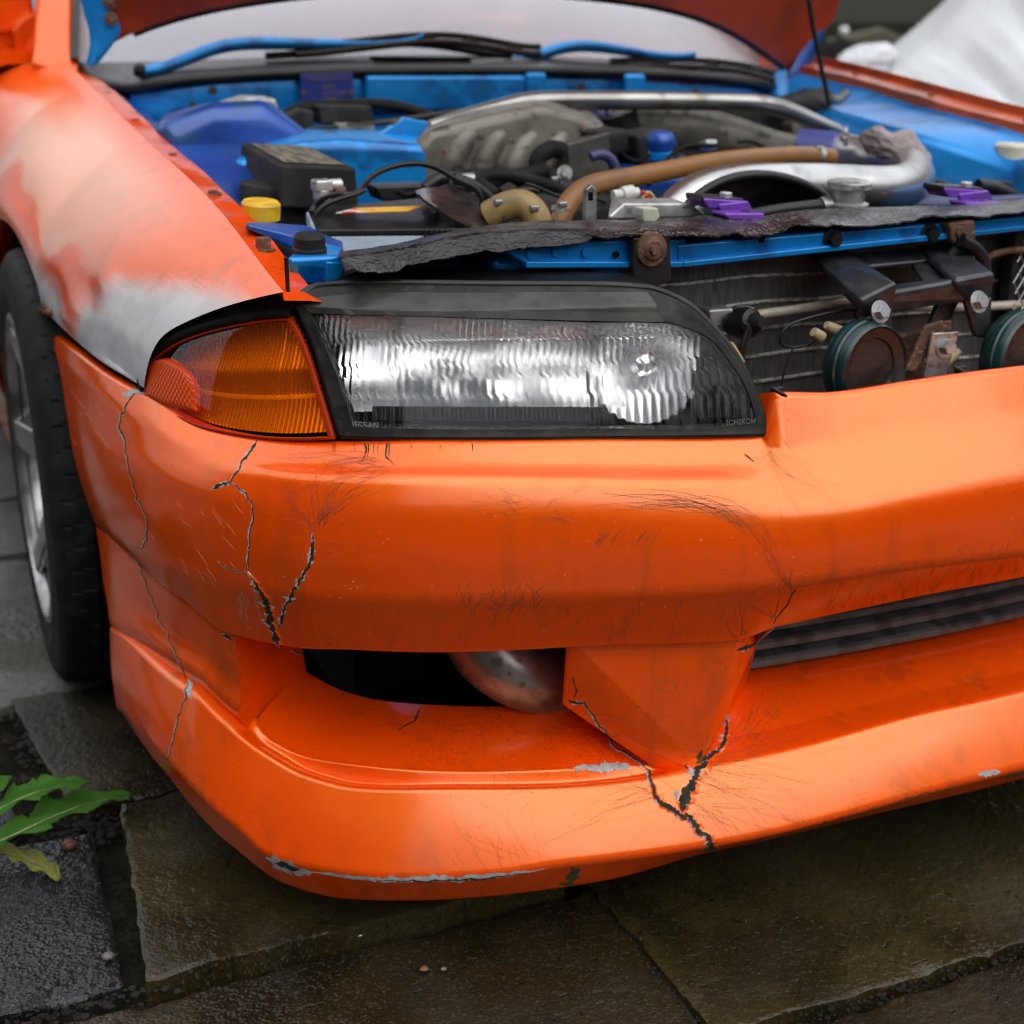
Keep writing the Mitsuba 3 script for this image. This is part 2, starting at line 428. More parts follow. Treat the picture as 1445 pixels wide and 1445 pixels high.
def side_wall(sgn):
    """The outer end wall of a brake duct, slanting in towards its mouth."""
    o3, z3 = R3.at(S_DUCT_OUT); o5, z5 = R5.at(S_DUCT_OUT); ob, zb = RIM.at(S_RIM_OUT); ob3, zb3 = R3.at(S_RIM_OUT)
    A, C = on_plan(sgn * S_DUCT_OUT, o3 - .010, z3 + .004), on_plan(sgn * S_RIM_OUT, ob, zb3 + .02)
    F = (FLOOR[:, 0] if sgn < 0 else FLOOR[:, -1])[None]
    E = side_columns(sgn)[:, 0]; v = np.linspace(0, 1, len(E))[:, None, None]; u = np.linspace(0, 1, F.shape[1])[None, :, None]
    V = (1 - v) * (E[0] * (1 - u) + C * u) + v * (F - [0, 0, .001]) + (1 - u) * (E[:, None] - ((1 - v) * E[0] + v * F[:, :1])) 
    return grid(V)


def vp(px, py, off, dz=0):
    s, z = PB(px, py, off)
    return on_plan(s, off, z + dz)


def divider():
    """The wedge-shaped post between the brake duct and the middle opening."""
    a, b, c = vp(806, 918, .004, .012), vp(1038, 906, .008, .012), vp(1062, 914, -.02, .010)
    d, e0, e, f, g = vp(800, 990, -.022), vp(789, 1013, -.026), vp(925, 1078, -.004, .001), vp(986, 1077, .0, .001), vp(1046, 966, -.09)
    back = [vp(815, 918, -.10, .02), vp(1046, 912, -.10, .02), vp(812, 985, -.10, -.01)]
    body = hull([a, b, c, d, e, f, g, *back], .005)
    return body


bump_mesh = cat(grid(UP), grid(LO), grid(side_columns(-1)), grid(side_columns(1)), grid(FLOOR), side_wall(-1), side_wall(1))
labels['car'] = {'label': 'battered orange sports car with open hood, cracked front bumper and blue engine bay', 'category': 'car'}
part('front_bumper', bump_mesh, 'mat_orange', smooth=34)
dv = divider()
part('front_bumper__divider', dv, 'mat_orange', smooth=20)
part('front_bumper__divider', mirror(dv), 'mat_orange', smooth=20)
# black louvre slats of the middle opening
sA = abs(PB(1046, 935, -.10)[0]) + .01
ls = np.linspace(-sA, sA, 61)


def slat(k):
    rows = []
    for l in ls:
        zb = RIM.at(abs(l))[1] + .002; z0 = zb + .084
        zc = z0 + (zb - z0) * (k + .5) / 4
        pr = [(-.13, zc + .010), (-.100, zc + .0075), (-.096, zc + .005), (-.0955, zc - .0015), (-.13, zc - .005)]
        rows.append(on_plan(np.full(5, l), [q[0] for q in pr], np.array([q[1] for q in pr])))
    return grid(np.array(rows).transpose(1, 0, 2))


scene['mat_slat'] = two(prin(grimy((.075, .075, .08), (.035, .035, .036), 60), .32))
for k in range(4):
    part('front_bumper__slat', slat(k), 'mat_slat', smooth=25, label='black louvre slat across the middle bumper opening' if not k else None)
# black box added behind the openings, standing in for the shade inside
lin = []
for l in np.linspace(-S_DUCT_OUT, S_DUCT_OUT, 40):
    lin.append(on_plan(np.full(4, l), np.array([-.075, -.30, -.30, -.115]), np.array([.375, .39, .16, .19])))
part('duct_liner', grid(np.array(lin).transpose(1, 0, 2)), 'mat_void', smooth=False)


# ------------------------------------------------------------------ front fenders
YC = PchipInterpolator([-.2, .149, .419, .803, 1.384, 2.2], [.63, .678, .727, .766, .826, .87])          # height of the crease beside the hood gap
XS = PchipInterpolator([.15, .25, .31, .36, .48, .62, .8, 1.1, 1.4, 2.2], [-.765, -.783, -.797, -.806, -.826, -.838, -.848, -.868, -.884, -.89])
ARCH = (.985, .305)
WHEEL = np.array([-.758, .935, .305])


def z_low(y):
    arch = ARCH[1] + np.sqrt(np.clip(.338 ** 2 - (y - ARCH[0]) ** 2, 0, None))
    low = np.interp(y, [.2, .33, .53, .7, .78], [.556, .556, .560, .562, .566])
    r = np.where((y > .765) & (y < 1.32), np.maximum(arch, .25), np.where(y < 1, low, .20))
    return r


FRONT = None


def fender_pt(t, y):
    th = min(t / .85, 1) * np.pi / 2; zc, zl = YC(y), z_low(y); zl0 = np.interp(y, [.3, 1.0, 1.6], [.556, .60, .52])
    s_ = np.sin(th) ** .92; prof = .36 * s_ + .64 * (1 - np.cos(th) ** 1.05)
    return np.array([-(.70 + (abs(XS(y)) - .70) * s_), y, zc - (zc - max(zl0, zl)) * prof])


def to_px(p):
    v = np.asarray(p) - CAM; d = v @ FWD
    return HALF + FPX * (v @ RGT) / d, HALF - FPX * (v @ UPV) / d


def front_edge():
    """Where the fender ends above the corner lamp: y for each step t of its section."""
    line = np.array([(430, 406), (400, 412), (330, 429), (262, 455), (227, 478), (209, 515), (203, 548), (202, 600)], float)
    s = np.r_[0, np.cumsum(np.linalg.norm(np.diff(line, axis=0), axis=1))]; q = CubicSpline(s, line)(np.linspace(0, s[-1], 400)); tg = np.gradient(q, axis=0)
    out = []
    for t in np.linspace(0, 1, 46):
        lo, hi = .05, .60
        for _ in range(30):
            y = (lo + hi) / 2; p = np.array(to_px(fender_pt(t, y))); k = np.argmin(((q - p) ** 2).sum(1)); c = tg[k, 0] * (p - q[k])[1] - tg[k, 1] * (p - q[k])[0]
            lo, hi = (y, hi) if c < 0 else (lo, y)
        out.append((lo + hi) / 2)
    return np.array(out)


def fender(sgn):
    tt = np.linspace(0, 1, 46)
    yf = PchipInterpolator([0, .174, .475, .7, .9, 1], [.150, .213, .257, .288, .318, .335])(tt)
    ye = 1.56
    if FRONT is not None:
        yf = FRONT
    base = np.unique(np.r_[np.linspace(0, 1, 120), (np.array([.765, .77, 1.315, 1.32]) - .335) / (ye - .335)])
    V = np.zeros((len(tt), len(base), 3)); uv = np.zeros((len(tt), len(base), 2))
    for i, t in enumerate(tt):
        y = yf[i] + (ye - yf[i]) * base
        th = min(t / .85, 1) * np.pi / 2; kk = max(0, (t - .85) / .15)
        zc, zl = YC(y), z_low(y)
        zl0 = np.interp(y, [.3, 1.0, 1.6], [.556, .60, .52])
        w = np.abs(XS(y)) - .70
        bx = ss(.9, 1.45, y); s_ = np.sin(th) ** (.92 - .42 * bx)
        x = .70 + w * s_
        # the rounded shoulder runs down to zl0; below it the flank goes on to the wheel arch
        prof = (.36 - .22 * bx) * s_ + (.64 + .22 * bx) * (1 - np.cos(th) ** 1.05)
        z = zc - (zc - np.maximum(zl0, zl)) * prof
        z = z + (np.minimum(zl, zl0) - zl0) * kk * (zl < zl0)
        x = x - .018 * kk * (zl >= zl0) * (y > .76)
        V[i] = np.stack([-x, y, z], -1); uv[i] = np.stack([y, np.full_like(y, t)], -1)
    n = meshkit.fbm(V * [5, 4, 6], 3, 11) - .5
    Nn = grid(V).vertex_normals.reshape(V.shape)
    amp = np.full(V.shape[:2], .004) * np.clip(uv[..., 1] * 2, .2, 1)
    d = n * amp
    if sgn < 0:
        for (y0, t0, sy, st, a) in ((.55, .62, .05, .10, -.005), (.48, .52, .03, .06, .003), (.70, .78, .06, .09, -.004), (.42, .80, .05, .10, -.003), (.95, .60, .09, .12, -.004), (.62, .84, .03, .06, .002)):
            d = d + a * np.exp(-((uv[..., 0] - y0) / sy) ** 2 - ((uv[..., 1] - t0) / st) ** 2)
    V = V + Nn * d[..., None]
    edge = V.copy()
    if sgn > 0:
        V = V * [-1, 1, 1]
    return V, uv.reshape(-1, 2)


def paint_fender(p, n, uv):
    y, t = uv.x, uv.y
    base = paint_orange(p, n, uv)
    w = (fbm(p.x * 14, p.y * 11, p.z * 14, octaves=4) - .5)
    w2 = (fbm(p.x * 34 + 3, p.y * 8, p.z * 34, octaves=3) - .5)
    gr = (noise(p.x * 700, p.y * 700, p.z * 700) - .5) * .22
    w = w * .7 + gr * 1.5 + .55 * (fbm(y * 7 + 2, t * 34, 1.5, octaves=4) - .5)
    front = .335 * (.45 + .55 * t)
    g1 = smoothstep(.12, .0, y - front - .17 * smoothstep(.2, .6, t) + w * .12) * smoothstep(.08, .32, t + w * .2)      # bare primer along the lamp edge
    g2 = smoothstep(.66, .84, t + w * .22) * smoothstep(.95, .78, y + w * .2) * (1 - .9 * smoothstep(.10, -.02, dr.abs(y - .56 + w2 * .22) - .025))
    g3 = smoothstep(.10, .0, dr.abs(y - .52 + (t - .7) * .4 + w * .1)) * smoothstep(.55, .75, t) * .6
    g = dr.clip(g1 + g2 + g3, 0, 1)
    mist_sheen = smoothstep(.0, .16, t) * smoothstep(.60, .53, t + .07 * dr.sin(y * 13 + 1) + .05 * dr.sin(y * 31) + w * .14) * smoothstep(.34, .72, y + w * .1) * smoothstep(1.34, 1.16, y + w * .1 + t * .12)
    mist_sheen = dr.clip(mist_sheen + .55 * smoothstep(.70, .80, t + w * .1) * smoothstep(.95, .8, t + w * .1) * smoothstep(.62, .8, y + w * .1) * smoothstep(1.2, 1.0, y), 0, 1)
    c = mix(base, (.80, .53, .40), mist_sheen * .6)  # pale overspray tone that also paints the sky sheen into the orange
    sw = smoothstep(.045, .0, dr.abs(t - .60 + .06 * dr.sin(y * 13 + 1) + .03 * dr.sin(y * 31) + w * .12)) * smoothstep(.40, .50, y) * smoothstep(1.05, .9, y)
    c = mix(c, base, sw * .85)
    grey = mix((.56, .585, .63), (.50, .52, .56), smoothstep(.4, .6, fbm(p.x * 40, p.y * 40, p.z * 40, octaves=3)))
    return mix(c, grey, g)


def rough_fender(p, n, uv):
    return .12 + .1 * smoothstep(.5, .8, uv.y)


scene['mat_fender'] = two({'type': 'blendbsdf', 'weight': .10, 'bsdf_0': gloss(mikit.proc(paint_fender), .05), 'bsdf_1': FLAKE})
FRONT = front_edge()
FV, FUV = fender(-1)
part('front_fender', grid(FV), 'mat_fender', smooth=True, uv=FUV, label='right front fender with grey primer patches and pale misting that paints sky sheen into the orange')
FR, FRUV = fender(1)
part('front_fender', grid(FR, True), 'mat_orange', smooth=True)
# folded edge and screw flange along the engine bay
for sg in (-1, 1):
    ys = np.linspace(.16, 1.50, 80); z = YC(ys)
    wv = meshkit.fbm(np.stack([ys * 9, ys * 0, ys * 0], -1), 3, 2) - .5
    rows = [np.stack([sg * np.full_like(ys, a), ys, z + b + c * wv], -1) for a, b, c in ((.7005, .0005, 0), (.698, -.003, 0), (.697, -.012, 0), (.690, -.013, .006), (.672, -.015, .01), (.660, -.017, .006), (.657, -.032, 0))]
    part('fender_flange', grid(np.array(rows), sg > 0), 'mat_orange_dull' if sg > 0 else 'mat_orange', smooth=50)
for px, py in ((372, 352),):
    o = P(px, py, x=-.676); part('fender_bolt', hexbolt(o, (0, 0, 1), .008, .012), 'mat_rust', 30)
# doors, sills, pillars, roof, screen
for sg in (-1, 1):
    y = np.linspace(1.565, 2.75, 12); k = np.linspace(0, 1, 12)
    V = np.array([[[sg * (.70 + .188 * math.sin(a * math.pi / 2) ** .42), yy, .845 - .62 * (1 - math.cos(a * math.pi / 2)) ** 1.3 + .02 * (yy - 1.5)] for yy in y] for a in k])
    part('door', thick(V, .02, sg > 0), 'mat_orange', smooth=50)
    foot, head = np.array([sg * .715, 1.47, .835]), np.array([sg * .57, 2.16, 1.235])
    d1 = np.array([sg * .020, .0, -.006])
    part('windscreen_pillar', hull([foot - d1, foot + d1 * 1.3, foot + [0, .07, 0], foot - [sg * .02, .05, .03], head - d1, head + d1, head + [0, .06, 0]], .009), 'mat_orange', 30)
    part('pillar_seal', tube([foot + [-sg * .030, -.022, -.002], (foot + head) / 2 + [-sg * .033, -.025, .01], head + [-sg * .03, -.02, 0]], .007), 'mat_black', 60)
    part('side_window', plate([[sg * .70, 1.62, .86], [sg * .70, 2.7, .87], [sg * .56, 2.6, 1.22], [sg * .57, 2.2, 1.22]], .005), 'mat_side_glass', 20)
scene['mat_side_glass'] = two(gloss((.05, .06, .08), .03))
rx, ry = np.meshgrid(np.linspace(-.6, .6, 13), np.linspace(2.12, 3.3, 9), indexing='xy')
part('roof', thick(np.stack([rx, ry, 1.25 + .03 * (1 - (rx / .6) ** 2) - .05 * ((ry - 2.7) / .6) ** 2], -1), .02), 'mat_orange', smooth=60)


def base_pt(u):
    """Foot of the windscreen from the car's right (u=0) to its left (u=1)."""
    q = spline([P(112, 92, y=1.50), P(330, 86, y=1.40), P(600, 80, y=1.36), P(860, 86, y=1.40), P(1106, 106, y=1.50)], 101)
    return np.stack([np.interp(u, np.linspace(0, 1, 101), q[:, k]) for k in range(3)], -1)


uu = np.linspace(0, 1, 41); B = base_pt(uu)
W = []
for v in np.linspace(0, 1, 14):
    w = B.copy(); w[:, 0] *= 1 - .18 * v; w[:, 1] += .74 * v + .03 * v * (1 - v); w[:, 2] += (.42 + .04 * (1 - (2 * uu - 1) ** 2)) * v
    W.append(w)


def sky_glass(p, n, uv):
    return .66 + .2 * fbm(p.x * 3, p.y * 3, p.z * 3, octaves=3) + .25 * smoothstep(.85, 1.0, p.z)  # pale grey painted over the glass for the sky it reflects


scene['mat_screen'] = {'type': 'blendbsdf', 'weight': mikit.proc(sky_glass), 'bsdf_0': {'type': 'thindielectric', 'int_ior': 1.52}, 'bsdf_1': two(prin(rgb(.48, .54, .60), .55, specular=.3))}
part('windscreen', grid(np.array(W), True), 'mat_screen', smooth=True)
D = np.array([B + [0, .03, -.02], B + [0, .35, .0], B * [.9, 1, 1] + [0, .6, -.02], B * [.9, 1, 1] + [0, .62, -.4]])
part('dashboard', grid(D, True), 'mat_black_matt', smooth=40)
part('cabin_back', grid(np.array([[[-.7, 2.9, .3], [.7, 2.9, .3]], [[-.7, 2.9, 1.2], [.7, 2.9, 1.2]]])), 'mat_black_matt', False)
# cowl panel with its vent slots, and the rubber seal on the firewall's edge
SEAL = np.vstack([P(118, 96, y=1.46), P(138, 113, y=1.40), P(185, 124, y=1.33), P(235, 117, y=1.30), P(330, 107, y=1.28), P(600, 100, y=1.265), P(880, 103, y=1.28), P(1010, 111, y=1.30), P(1085, 122, y=1.36), P(1120, 132, y=1.42)])
SS = spline(SEAL, 81)
cw = np.array([SS + [0, .006, -.004], SS + [0, .03, .010], SS * .4 + np.array([np.interp(np.linspace(0, 1, 81), uu, B[:, k]) for k in range(3)]).T * .6 + [0, 0, .006],
               np.array([np.interp(np.linspace(0, 1, 81), uu, B[:, k]) for k in range(3)]).T + [0, .012, .004]])
part('cowl_panel', grid(cw, True), 'mat_cowl', smooth=60)
scene['mat_cowl'] = two(prin(grimy((.022, .022, .023), (.05, .05, .05), 18), .36))
part('cowl_seal', tube(SS, .0085, sides=12), 'mat_black', 60)
for i in range(22):
    a = P(528 + i * 6.2, 86 + .06 * i, y=1.318); part('cowl_slot', box(a + [0, 0, .004], (.0045, .035, .006), .001), 'mat_void', False)
# open hood
HL = P(150, 62, y=1.34); HR = P(1112, 102, y=1.40)
hv = []
edge = np.vstack([HL, P(300, 9, y=1.24), P(480, -14, y=1.17), P(640, -18, y=1.15), P(870, -2, y=1.17), P(1000, 30, y=1.25), HR])
eg = spline(edge, 49)
updir = np.array([.0, -.34, .94])
for v, bulge in zip(np.linspace(0, 1, 10), (0, .02, .03, .035, .038, .04, .04, .04, .035, .03)):
    w = eg + updir * 1.0 * v; w[:, 0] += .035 * v * np.linspace(-1, 1, 49) + (.07 * min(v * 8, 1)) * np.clip(np.linspace(-6, 1, 49), 0, 1) - (.03 * min(v * 8, 1)) * np.clip(np.linspace(1, -6, 49), 0, 1); w[:, 1] += bulge * .6
    hv.append(w)
hv = np.array(hv)
part('hood', thick(hv, .012, True), 'mat_orange', smooth=40)
part('hood__inner_panel', grid(hv + [0, -.022, -.002], False), 'mat_orange_under', smooth=50, label='dark red underside of the raised hood')
part('hood__edge_seal', tube(eg[2:-1] + [0, -.012, -.003], .007), 'mat_black', 60)
for side, pts, y in (('l', [(128, -30), (150, 30), (140, 70), (128, 92)], 1.30), ('r', [(1176, 22), (1150, 52), (1134, 88), (1122, 112), (1134, 128)], 1.36)):
    q = spline(PY(y, *pts), 25)
    wd = np.array([.034, .034, .018, .008]) if side == 'l' else np.array([.006, .018, .020, .012])
    wv = np.interp(np.linspace(0, 1, 25), np.linspace(0, 1, 4), wd)
    V = np.array([q + np.stack([-wv, 0 * wv, 0 * wv], -1), q + np.stack([-wv * .3, 0 * wv - .006, 0 * wv], -1), q + np.stack([wv * .5, 0 * wv - .006, 0 * wv], -1), q + np.stack([wv, 0 * wv, 0 * wv], -1)])
    h = part('hood_hinge', thick(V, .006), 'mat_blue_deep' if side == 'r' else 'mat_blue', smooth=40)
    if side == 'l':
        for px, py in ((157, 26), (155, 2)):
            add('bolt', hexbolt(P(px, py, y=1.29), (0, -1, .2), .007, .006), 'mat_rust', 30, parent=h)
part('prop_rod', tube(PY(1.02, (1135, -60), (1141, 0), (1152, 62), (1171, 150)), .0042), 'mat_black', 60)
# wipers
for arm, yy, blade in (([(196, 100), (250, 88), (310, 66), (400, 61), (560, 58), (592, 48)], 1.355, [(415, 66), (520, 56), (600, 49), (660, 52), (720, 62), (762, 66)]),
                       ([(712, 82), (745, 82), (797, 66), (880, 72), (972, 76)], 1.36, [(862, 86), (930, 84), (1000, 86), (1060, 94), (1092, 104)])):
    q = PY(yy, *arm); q[:, 1] -= np.linspace(0, .02, len(q))
    a = part('wiper_arm', tube(q, [.015, .0175, .018, .014, .009], n=50, flat=.6), 'mat_blue', 60)
    add('pivot', cat(cyl(q[0] - [0, .004, .006], (0, -.5, .85), .010, .016), cyl(q[0] - [0, .012, -.002], (0, -.5, .85), .006, .010)), 'mat_black', 30, parent=a)
    b = PY(yy - .02, *blade)
    add('blade', cat(tube(b, .0055), tube(b + [0, -.004, -.012], .006), *[hull([b[i] + [.01, -.003, 0], b[i] + [-.02, -.004, -.012], b[i] + [.02, -.004, -.012]], .003) for i in range(1, len(b) - 1)]), 'mat_black', 40, parent=a)
    bb = PY(yy - .005, *[(x - 40, y + 13) for x, y in blade])
    part('wiper_linkage', tube(bb, .006), 'mat_black_matt', 60)
# mirror on the door
ym = 1.74
mir = part('mirror', hull(np.vstack([PY(ym - .05, (-60, -70), (26, -60), (40, 34), (-60, 40)), PY(ym + .05, (-40, -60), (30, -40), (38, 20), (-40, 30))]), .012), 'mat_orange', 40)
add('indicator_block', hull(np.vstack([PY(ym - .03, (-50, 44), (17, 42), (16, 70), (-50, 72)), PY(ym + .03, (-50, 46), (14, 46), (14, 66))]), .005), 'mat_orange', 40, parent=mir)
add('mirror_foot', hull(np.vstack([PY(ym - .09, (24, 44), (54, 50), (52, 88), (30, 80)), PY(ym - .02, (22, 46), (60, 30), (56, 70)), P(66, 10, y=1.62)[None]]), .008), 'mat_orange', 40, parent=mir)
# right front wheel
scene['mat_rim'] = two(prin(grimy((.42, .42, .42), (.22, .21, .20), 25), .28, .9))
prof_t = [(.198, -.098), (.215, -.108), (.250, -.117), (.285, -.114), (.300, -.104), (.3055, -.090), (.3062, -.062), (.2995, -.060), (.2995, -.052), (.307, -.050), (.3075, -.024), (.3000, -.022), (.3000, -.012), (.3078, -.010),
          (.3078, .010), (.3000, .012), (.3000, .022), (.3075, .024), (.307, .050), (.2995, .052), (.2995, .060), (.3062, .062), (.3055, .090), (.300, .104), (.286, .1125), (.250, .117), (.215, .108), (.198, .098)]


def tyre(o):
    pr = fillet(prof_t, [.002] * len(prof_t), 2, 3)
    n = 540; m = lathe(pr, (0, 0, 0), (-1, 0, 0), n)
    v = m.vertices; r = np.hypot(v[:, 1], v[:, 2]); a = np.arctan2(v[:, 2], v[:, 1]); ax = v[:, 0]
    ph = (a / (2 * np.pi) * 62 + ax * 6.5) % 1
    cut = (ph < .07) & (r > .296) & (np.abs(ax) > .026) & (np.abs(ax) < .098)
    v[:, 1:] *= np.where(cut, 1 - .0022 / r, 1)[:, None]
    m.vertices = v + o
    return m


def steer(m, o):
    m = m.copy(); c, s = math.cos(STEER), math.sin(STEER); v = m.vertices - o
    m.vertices = np.stack([v[:, 0] * c - v[:, 1] * s, v[:, 0] * s + v[:, 1] * c, v[:, 2]], -1) + o
    return m


STEER = math.radians(-1.0)


def rim(o):
    barrel = lathe([(.205, -.100), (.214, -.106), (.216, -.111), (.208, -.112), (.203, -.104), (.192, -.088), (.182, -.04), (.180, .06), (.20, .095)], o, (-1, 0, 0), 72)
    barrel2 = lathe([(.205, .100), (.214, .106), (.216, .111), (.208, .113), (.202, .106), (.190, .09), (.175, .055), (.10, .045), (.05, .05), (.03, .058), (0, .058)], o, (-1, 0, 0), 72)
    return barrel, barrel2


for sg in (-1, 1):
    o = WHEEL * [-sg, 1, 1]
    wk = part('front_wheel', steer(tyre(o) if sg < 0 else lathe(fillet(prof_t, [.002] * len(prof_t), 2, 2), o, (1, 0, 0), 64), o), 'mat_rubber', 30)
    a = np.linspace(0, 2 * np.pi, 7)[:-1]
    ring = lathe([(.196, .080), (.214, .100), (.218, .112), (.210, .114), (.203, .106), (.192, .07), (.186, -.09), (.196, -.1)], o, (sg, 0, 0), 72)
    add('rim', steer(ring, o), 'mat_rim', 40, parent=wk)
    for t in a:
        dvec = np.array([0, math.cos(t), math.sin(t)]); tan = np.array([0, -math.sin(t), math.cos(t)])
        sp = hull([o + [sg * .07, 0, 0] + dvec * .04 + tan * .022, o + [sg * .07, 0, 0] + dvec * .04 - tan * .022, o + [sg * .04, 0, 0] + dvec * .04, o + [sg * .106, 0, 0] + dvec * .20 + tan * .016, o + [sg * .106, 0, 0] + dvec * .20 - tan * .016, o + [sg * .08, 0, 0] + dvec * .198], .005)
        add('spoke', steer(sp, o), 'mat_rim', 30, parent=wk)
    add('hub', cyl(o + [sg * .03, 0, 0], (sg, 0, 0), .055, .05), 'mat_alu', 30, parent=wk)
    add('brake_disc', cyl(o - [sg * .02, 0, 0], (sg, 0, 0), .14, .025), 'mat_black_matt', 30, parent=wk)
# wheel-house liners and floor pan keep the inside dark
for sg in (-1, 1):
    a = np.linspace(-.35, np.pi + .35, 28)
    V = np.array([[[sg * x, ARCH[0] + .345 * math.cos(t), ARCH[1] + .345 * math.sin(t)] for t in a] for x in (.60, .835)])
    part('wheel_house', grid(V), 'mat_black_matt', smooth=60)
    part('wheel_house_wall', grid(np.array([[[sg * .6, .3, .12], [sg * .6, 1.6, .12]], [[sg * .6, .3, .62], [sg * .6, 1.6, .66]]])), 'mat_black_matt', False)
part('floor_pan', grid(np.array([[[-.62, .3, .16], [.62, .3, .16]], [[-.62, 4.0, .16], [.62, 4.0, .16]]])), 'mat_void', False)
for sg in (-1, 1):
    o = np.array([sg * .785, 3.55, .305])
    add('rear_wheel', lathe(fillet(prof_t, [.002] * len(prof_t), 2, 2), o, (1, 0, 0), 48), 'mat_rubber', 30, parent='car')
    part('sill', box((sg * .80, 2.3, .22), (.09, 1.9, .12), .02), 'mat_orange', 40)
part('rear_body', hull([[sx * a, b, c] for sx in (-1, 1) for a, b, c in ((.84, 2.77, .25), (.86, 2.77, .7), (.68, 2.77, .87), (.84, 4.4, .35), (.8, 4.45, .75), (.66, 4.3, .92))], .02), 'mat_orange', 40)


# ------------------------------------------------------------------ headlight and corner lamp
def lens_off(z):
    z = np.asarray(z, float)
    return np.where(z < .66, -.004 - (z - .55) * .26, -.0326 - (z - .66) * 1.9)


def LS(px, py):
    """(s, z) of the pixel on the raked lamp surface."""
    o = -.02
    for _ in range(12):
        s, z = PB(px, py, o); o = .5 * o + .5 * float(lens_off(z))
    return s, z


def lens_xyz(s, z, back=0.):
    return on_plan(s, lens_off(z) - back, z)


def lens_patch(left, right, bottom, top, nu, nv, back=0., fn=None):
    """A patch of the lamp surface inside four pixel edges: left and right read from bottom to top, bottom and top from left to right."""
    v = np.linspace(0, 1, nv); u = np.linspace(0, 1, nu)

    def edge(pts, k):
        a = np.array([LS(*q) for q in pts]); d = np.r_[0, np.cumsum(np.linalg.norm(np.diff(a, axis=0), axis=1))]
        return np.stack([PchipInterpolator(d / d[-1], a[:, i])(k) for i in (0, 1)], -1)
    L, R, Bm, Tp = edge(left, v), edge(right, v), edge(bottom, u), edge(top, u)
    U, Vv = u[None, :, None], v[:, None, None]
    S = L[:, None] * (1 - U) + R[:, None] * U + Bm[None] * (1 - Vv) + Tp[None] * Vv - (Bm[0] * (1 - U) * (1 - Vv) + Bm[-1] * U * (1 - Vv) + Tp[0] * (1 - U) * Vv + Tp[-1] * U * Vv)
    bk = back if fn is None else back + fn(*np.meshgrid(u, v, indexing='xy'), S)
    return lens_xyz(S[..., 0], S[..., 1], bk)


def side_seam(A, Bk):
    return cat(grid(np.stack([A[0], Bk[0]])), grid(np.stack([Bk[-1], A[-1]])), grid(np.stack([Bk[:, 0], A[:, 0]])), grid(np.stack([A[:, -1], Bk[:, -1]])))


HL_L, HL_R = [(482, 614), (466, 560), (446, 490), (421, 418)], [(1081, 611), (1062, 550), (1036, 500), (1000, 457), (962, 425), (915, 407)]
HL_B, HL_T = [(482, 614), (600, 616), (800, 615), (1000, 613), (1081, 611)], [(421, 418), (445, 405), (560, 400), (760, 402), (860, 403), (915, 407)]
hl = part('headlight', box((0, 0, -5), (.01, .01, .01), .001), 'mat_void', False) if False else 'car__headlight'
# housing: a black tray behind the glass
rimA = lens_patch(HL_L, HL_R, HL_B, HL_T, 90, 24)
rimB = lens_patch(HL_L, HL_R, HL_B, HL_T, 90, 24, .085)
part('headlight', cat(grid(rimB, False), side_seam(rimA - [0, .0005, 0], rimB)), 'mat_lamp_black', smooth=40, label='right headlight with fluted glass and black rim')
scene['mat_lamp_black'] = two(prin(grimy((.003, .003, .0032), (.006, .006, .006), 50), .5, specular=.12))
# black rim of the glass: strips between the outer outline and the clear glass
IN_L, IN_R = [(500, 600), (484, 548), (466, 500), (441, 443)], [(1066, 598), (1050, 545), (1030, 512), (1000, 478), (975, 466), (940, 456)]
IN_B, IN_T = [(500, 600), (600, 604), (800, 604), (1000, 602), (1066, 598)], [(441, 443), (560, 446), (700, 450), (860, 455), (905, 455), (940, 456)]


def outline(edges, n):
    out = []
    for e, m, rev in zip(edges, n, (False, False, True, True)):
        a = np.array([LS(*q) for q in e]); d = np.r_[0, np.cumsum(np.linalg.norm(np.diff(a, axis=0), axis=1))]
        k = np.linspace(0, 1, m)[:-1]
        q = np.stack([PchipInterpolator(d / d[-1], a[:, i])(k if not rev else 1 - k) for i in (0, 1)], -1)
        out.append(q)
    return np.vstack(out)


NN = (70, 30, 70, 24)
oo, ii = outline((HL_B, HL_R, HL_T, HL_L), NN), outline((IN_B, IN_R, IN_T, IN_L), NN)
oo, ii = np.vstack([oo, oo[:1]]), np.vstack([ii, ii[:1]])
rows = []
for k, lift in ((0, -.012), (0, .002), (.06, .0035), (.5, .0030), (.94, .0030), (1, .001), (1, -.010)):
    q = oo * (1 - k) + ii * k
    rows.append(lens_xyz(q[:, 0], q[:, 1], -lift))
add('rim', grid(np.array(rows), True), 'mat_lens_rim', smooth=50, parent=hl, label='dull black rim of the headlight glass')
scene['mat_lens_rim'] = two(prin(grimy((.008, .008, .0078), (.022, .021, .018), 60, c2=(.02, .02, .010)), .45, specular=.25))
bead = tube(lens_xyz(oo[:, 0], oo[:, 1], .001), .0042, n=len(oo), smooth=False, sides=8, cap=False)
add('gasket', bead, 'mat_black', 50, parent=hl)
# upper smoked band with fine lines
band = lens_patch([(444, 441), (425, 421)], [(935, 453), (912, 411)], [(444, 441), (560, 444), (700, 448), (860, 452), (935, 453)], [(425, 421), (560, 411), (760, 411), (860, 411), (912, 411)], 260, 14, -.0042, lambda u, v, S: .0004 * np.abs(np.sin(u * 420)) * (v < .45))
add('band', grid(band), 'mat_lens_band', smooth=40, parent=hl, label='smoked band along the top of the headlight glass')
scene['mat_lens_band'] = two(gloss(grimy((.024, .024, .022), (.05, .048, .042), 26), .12, 1.4))


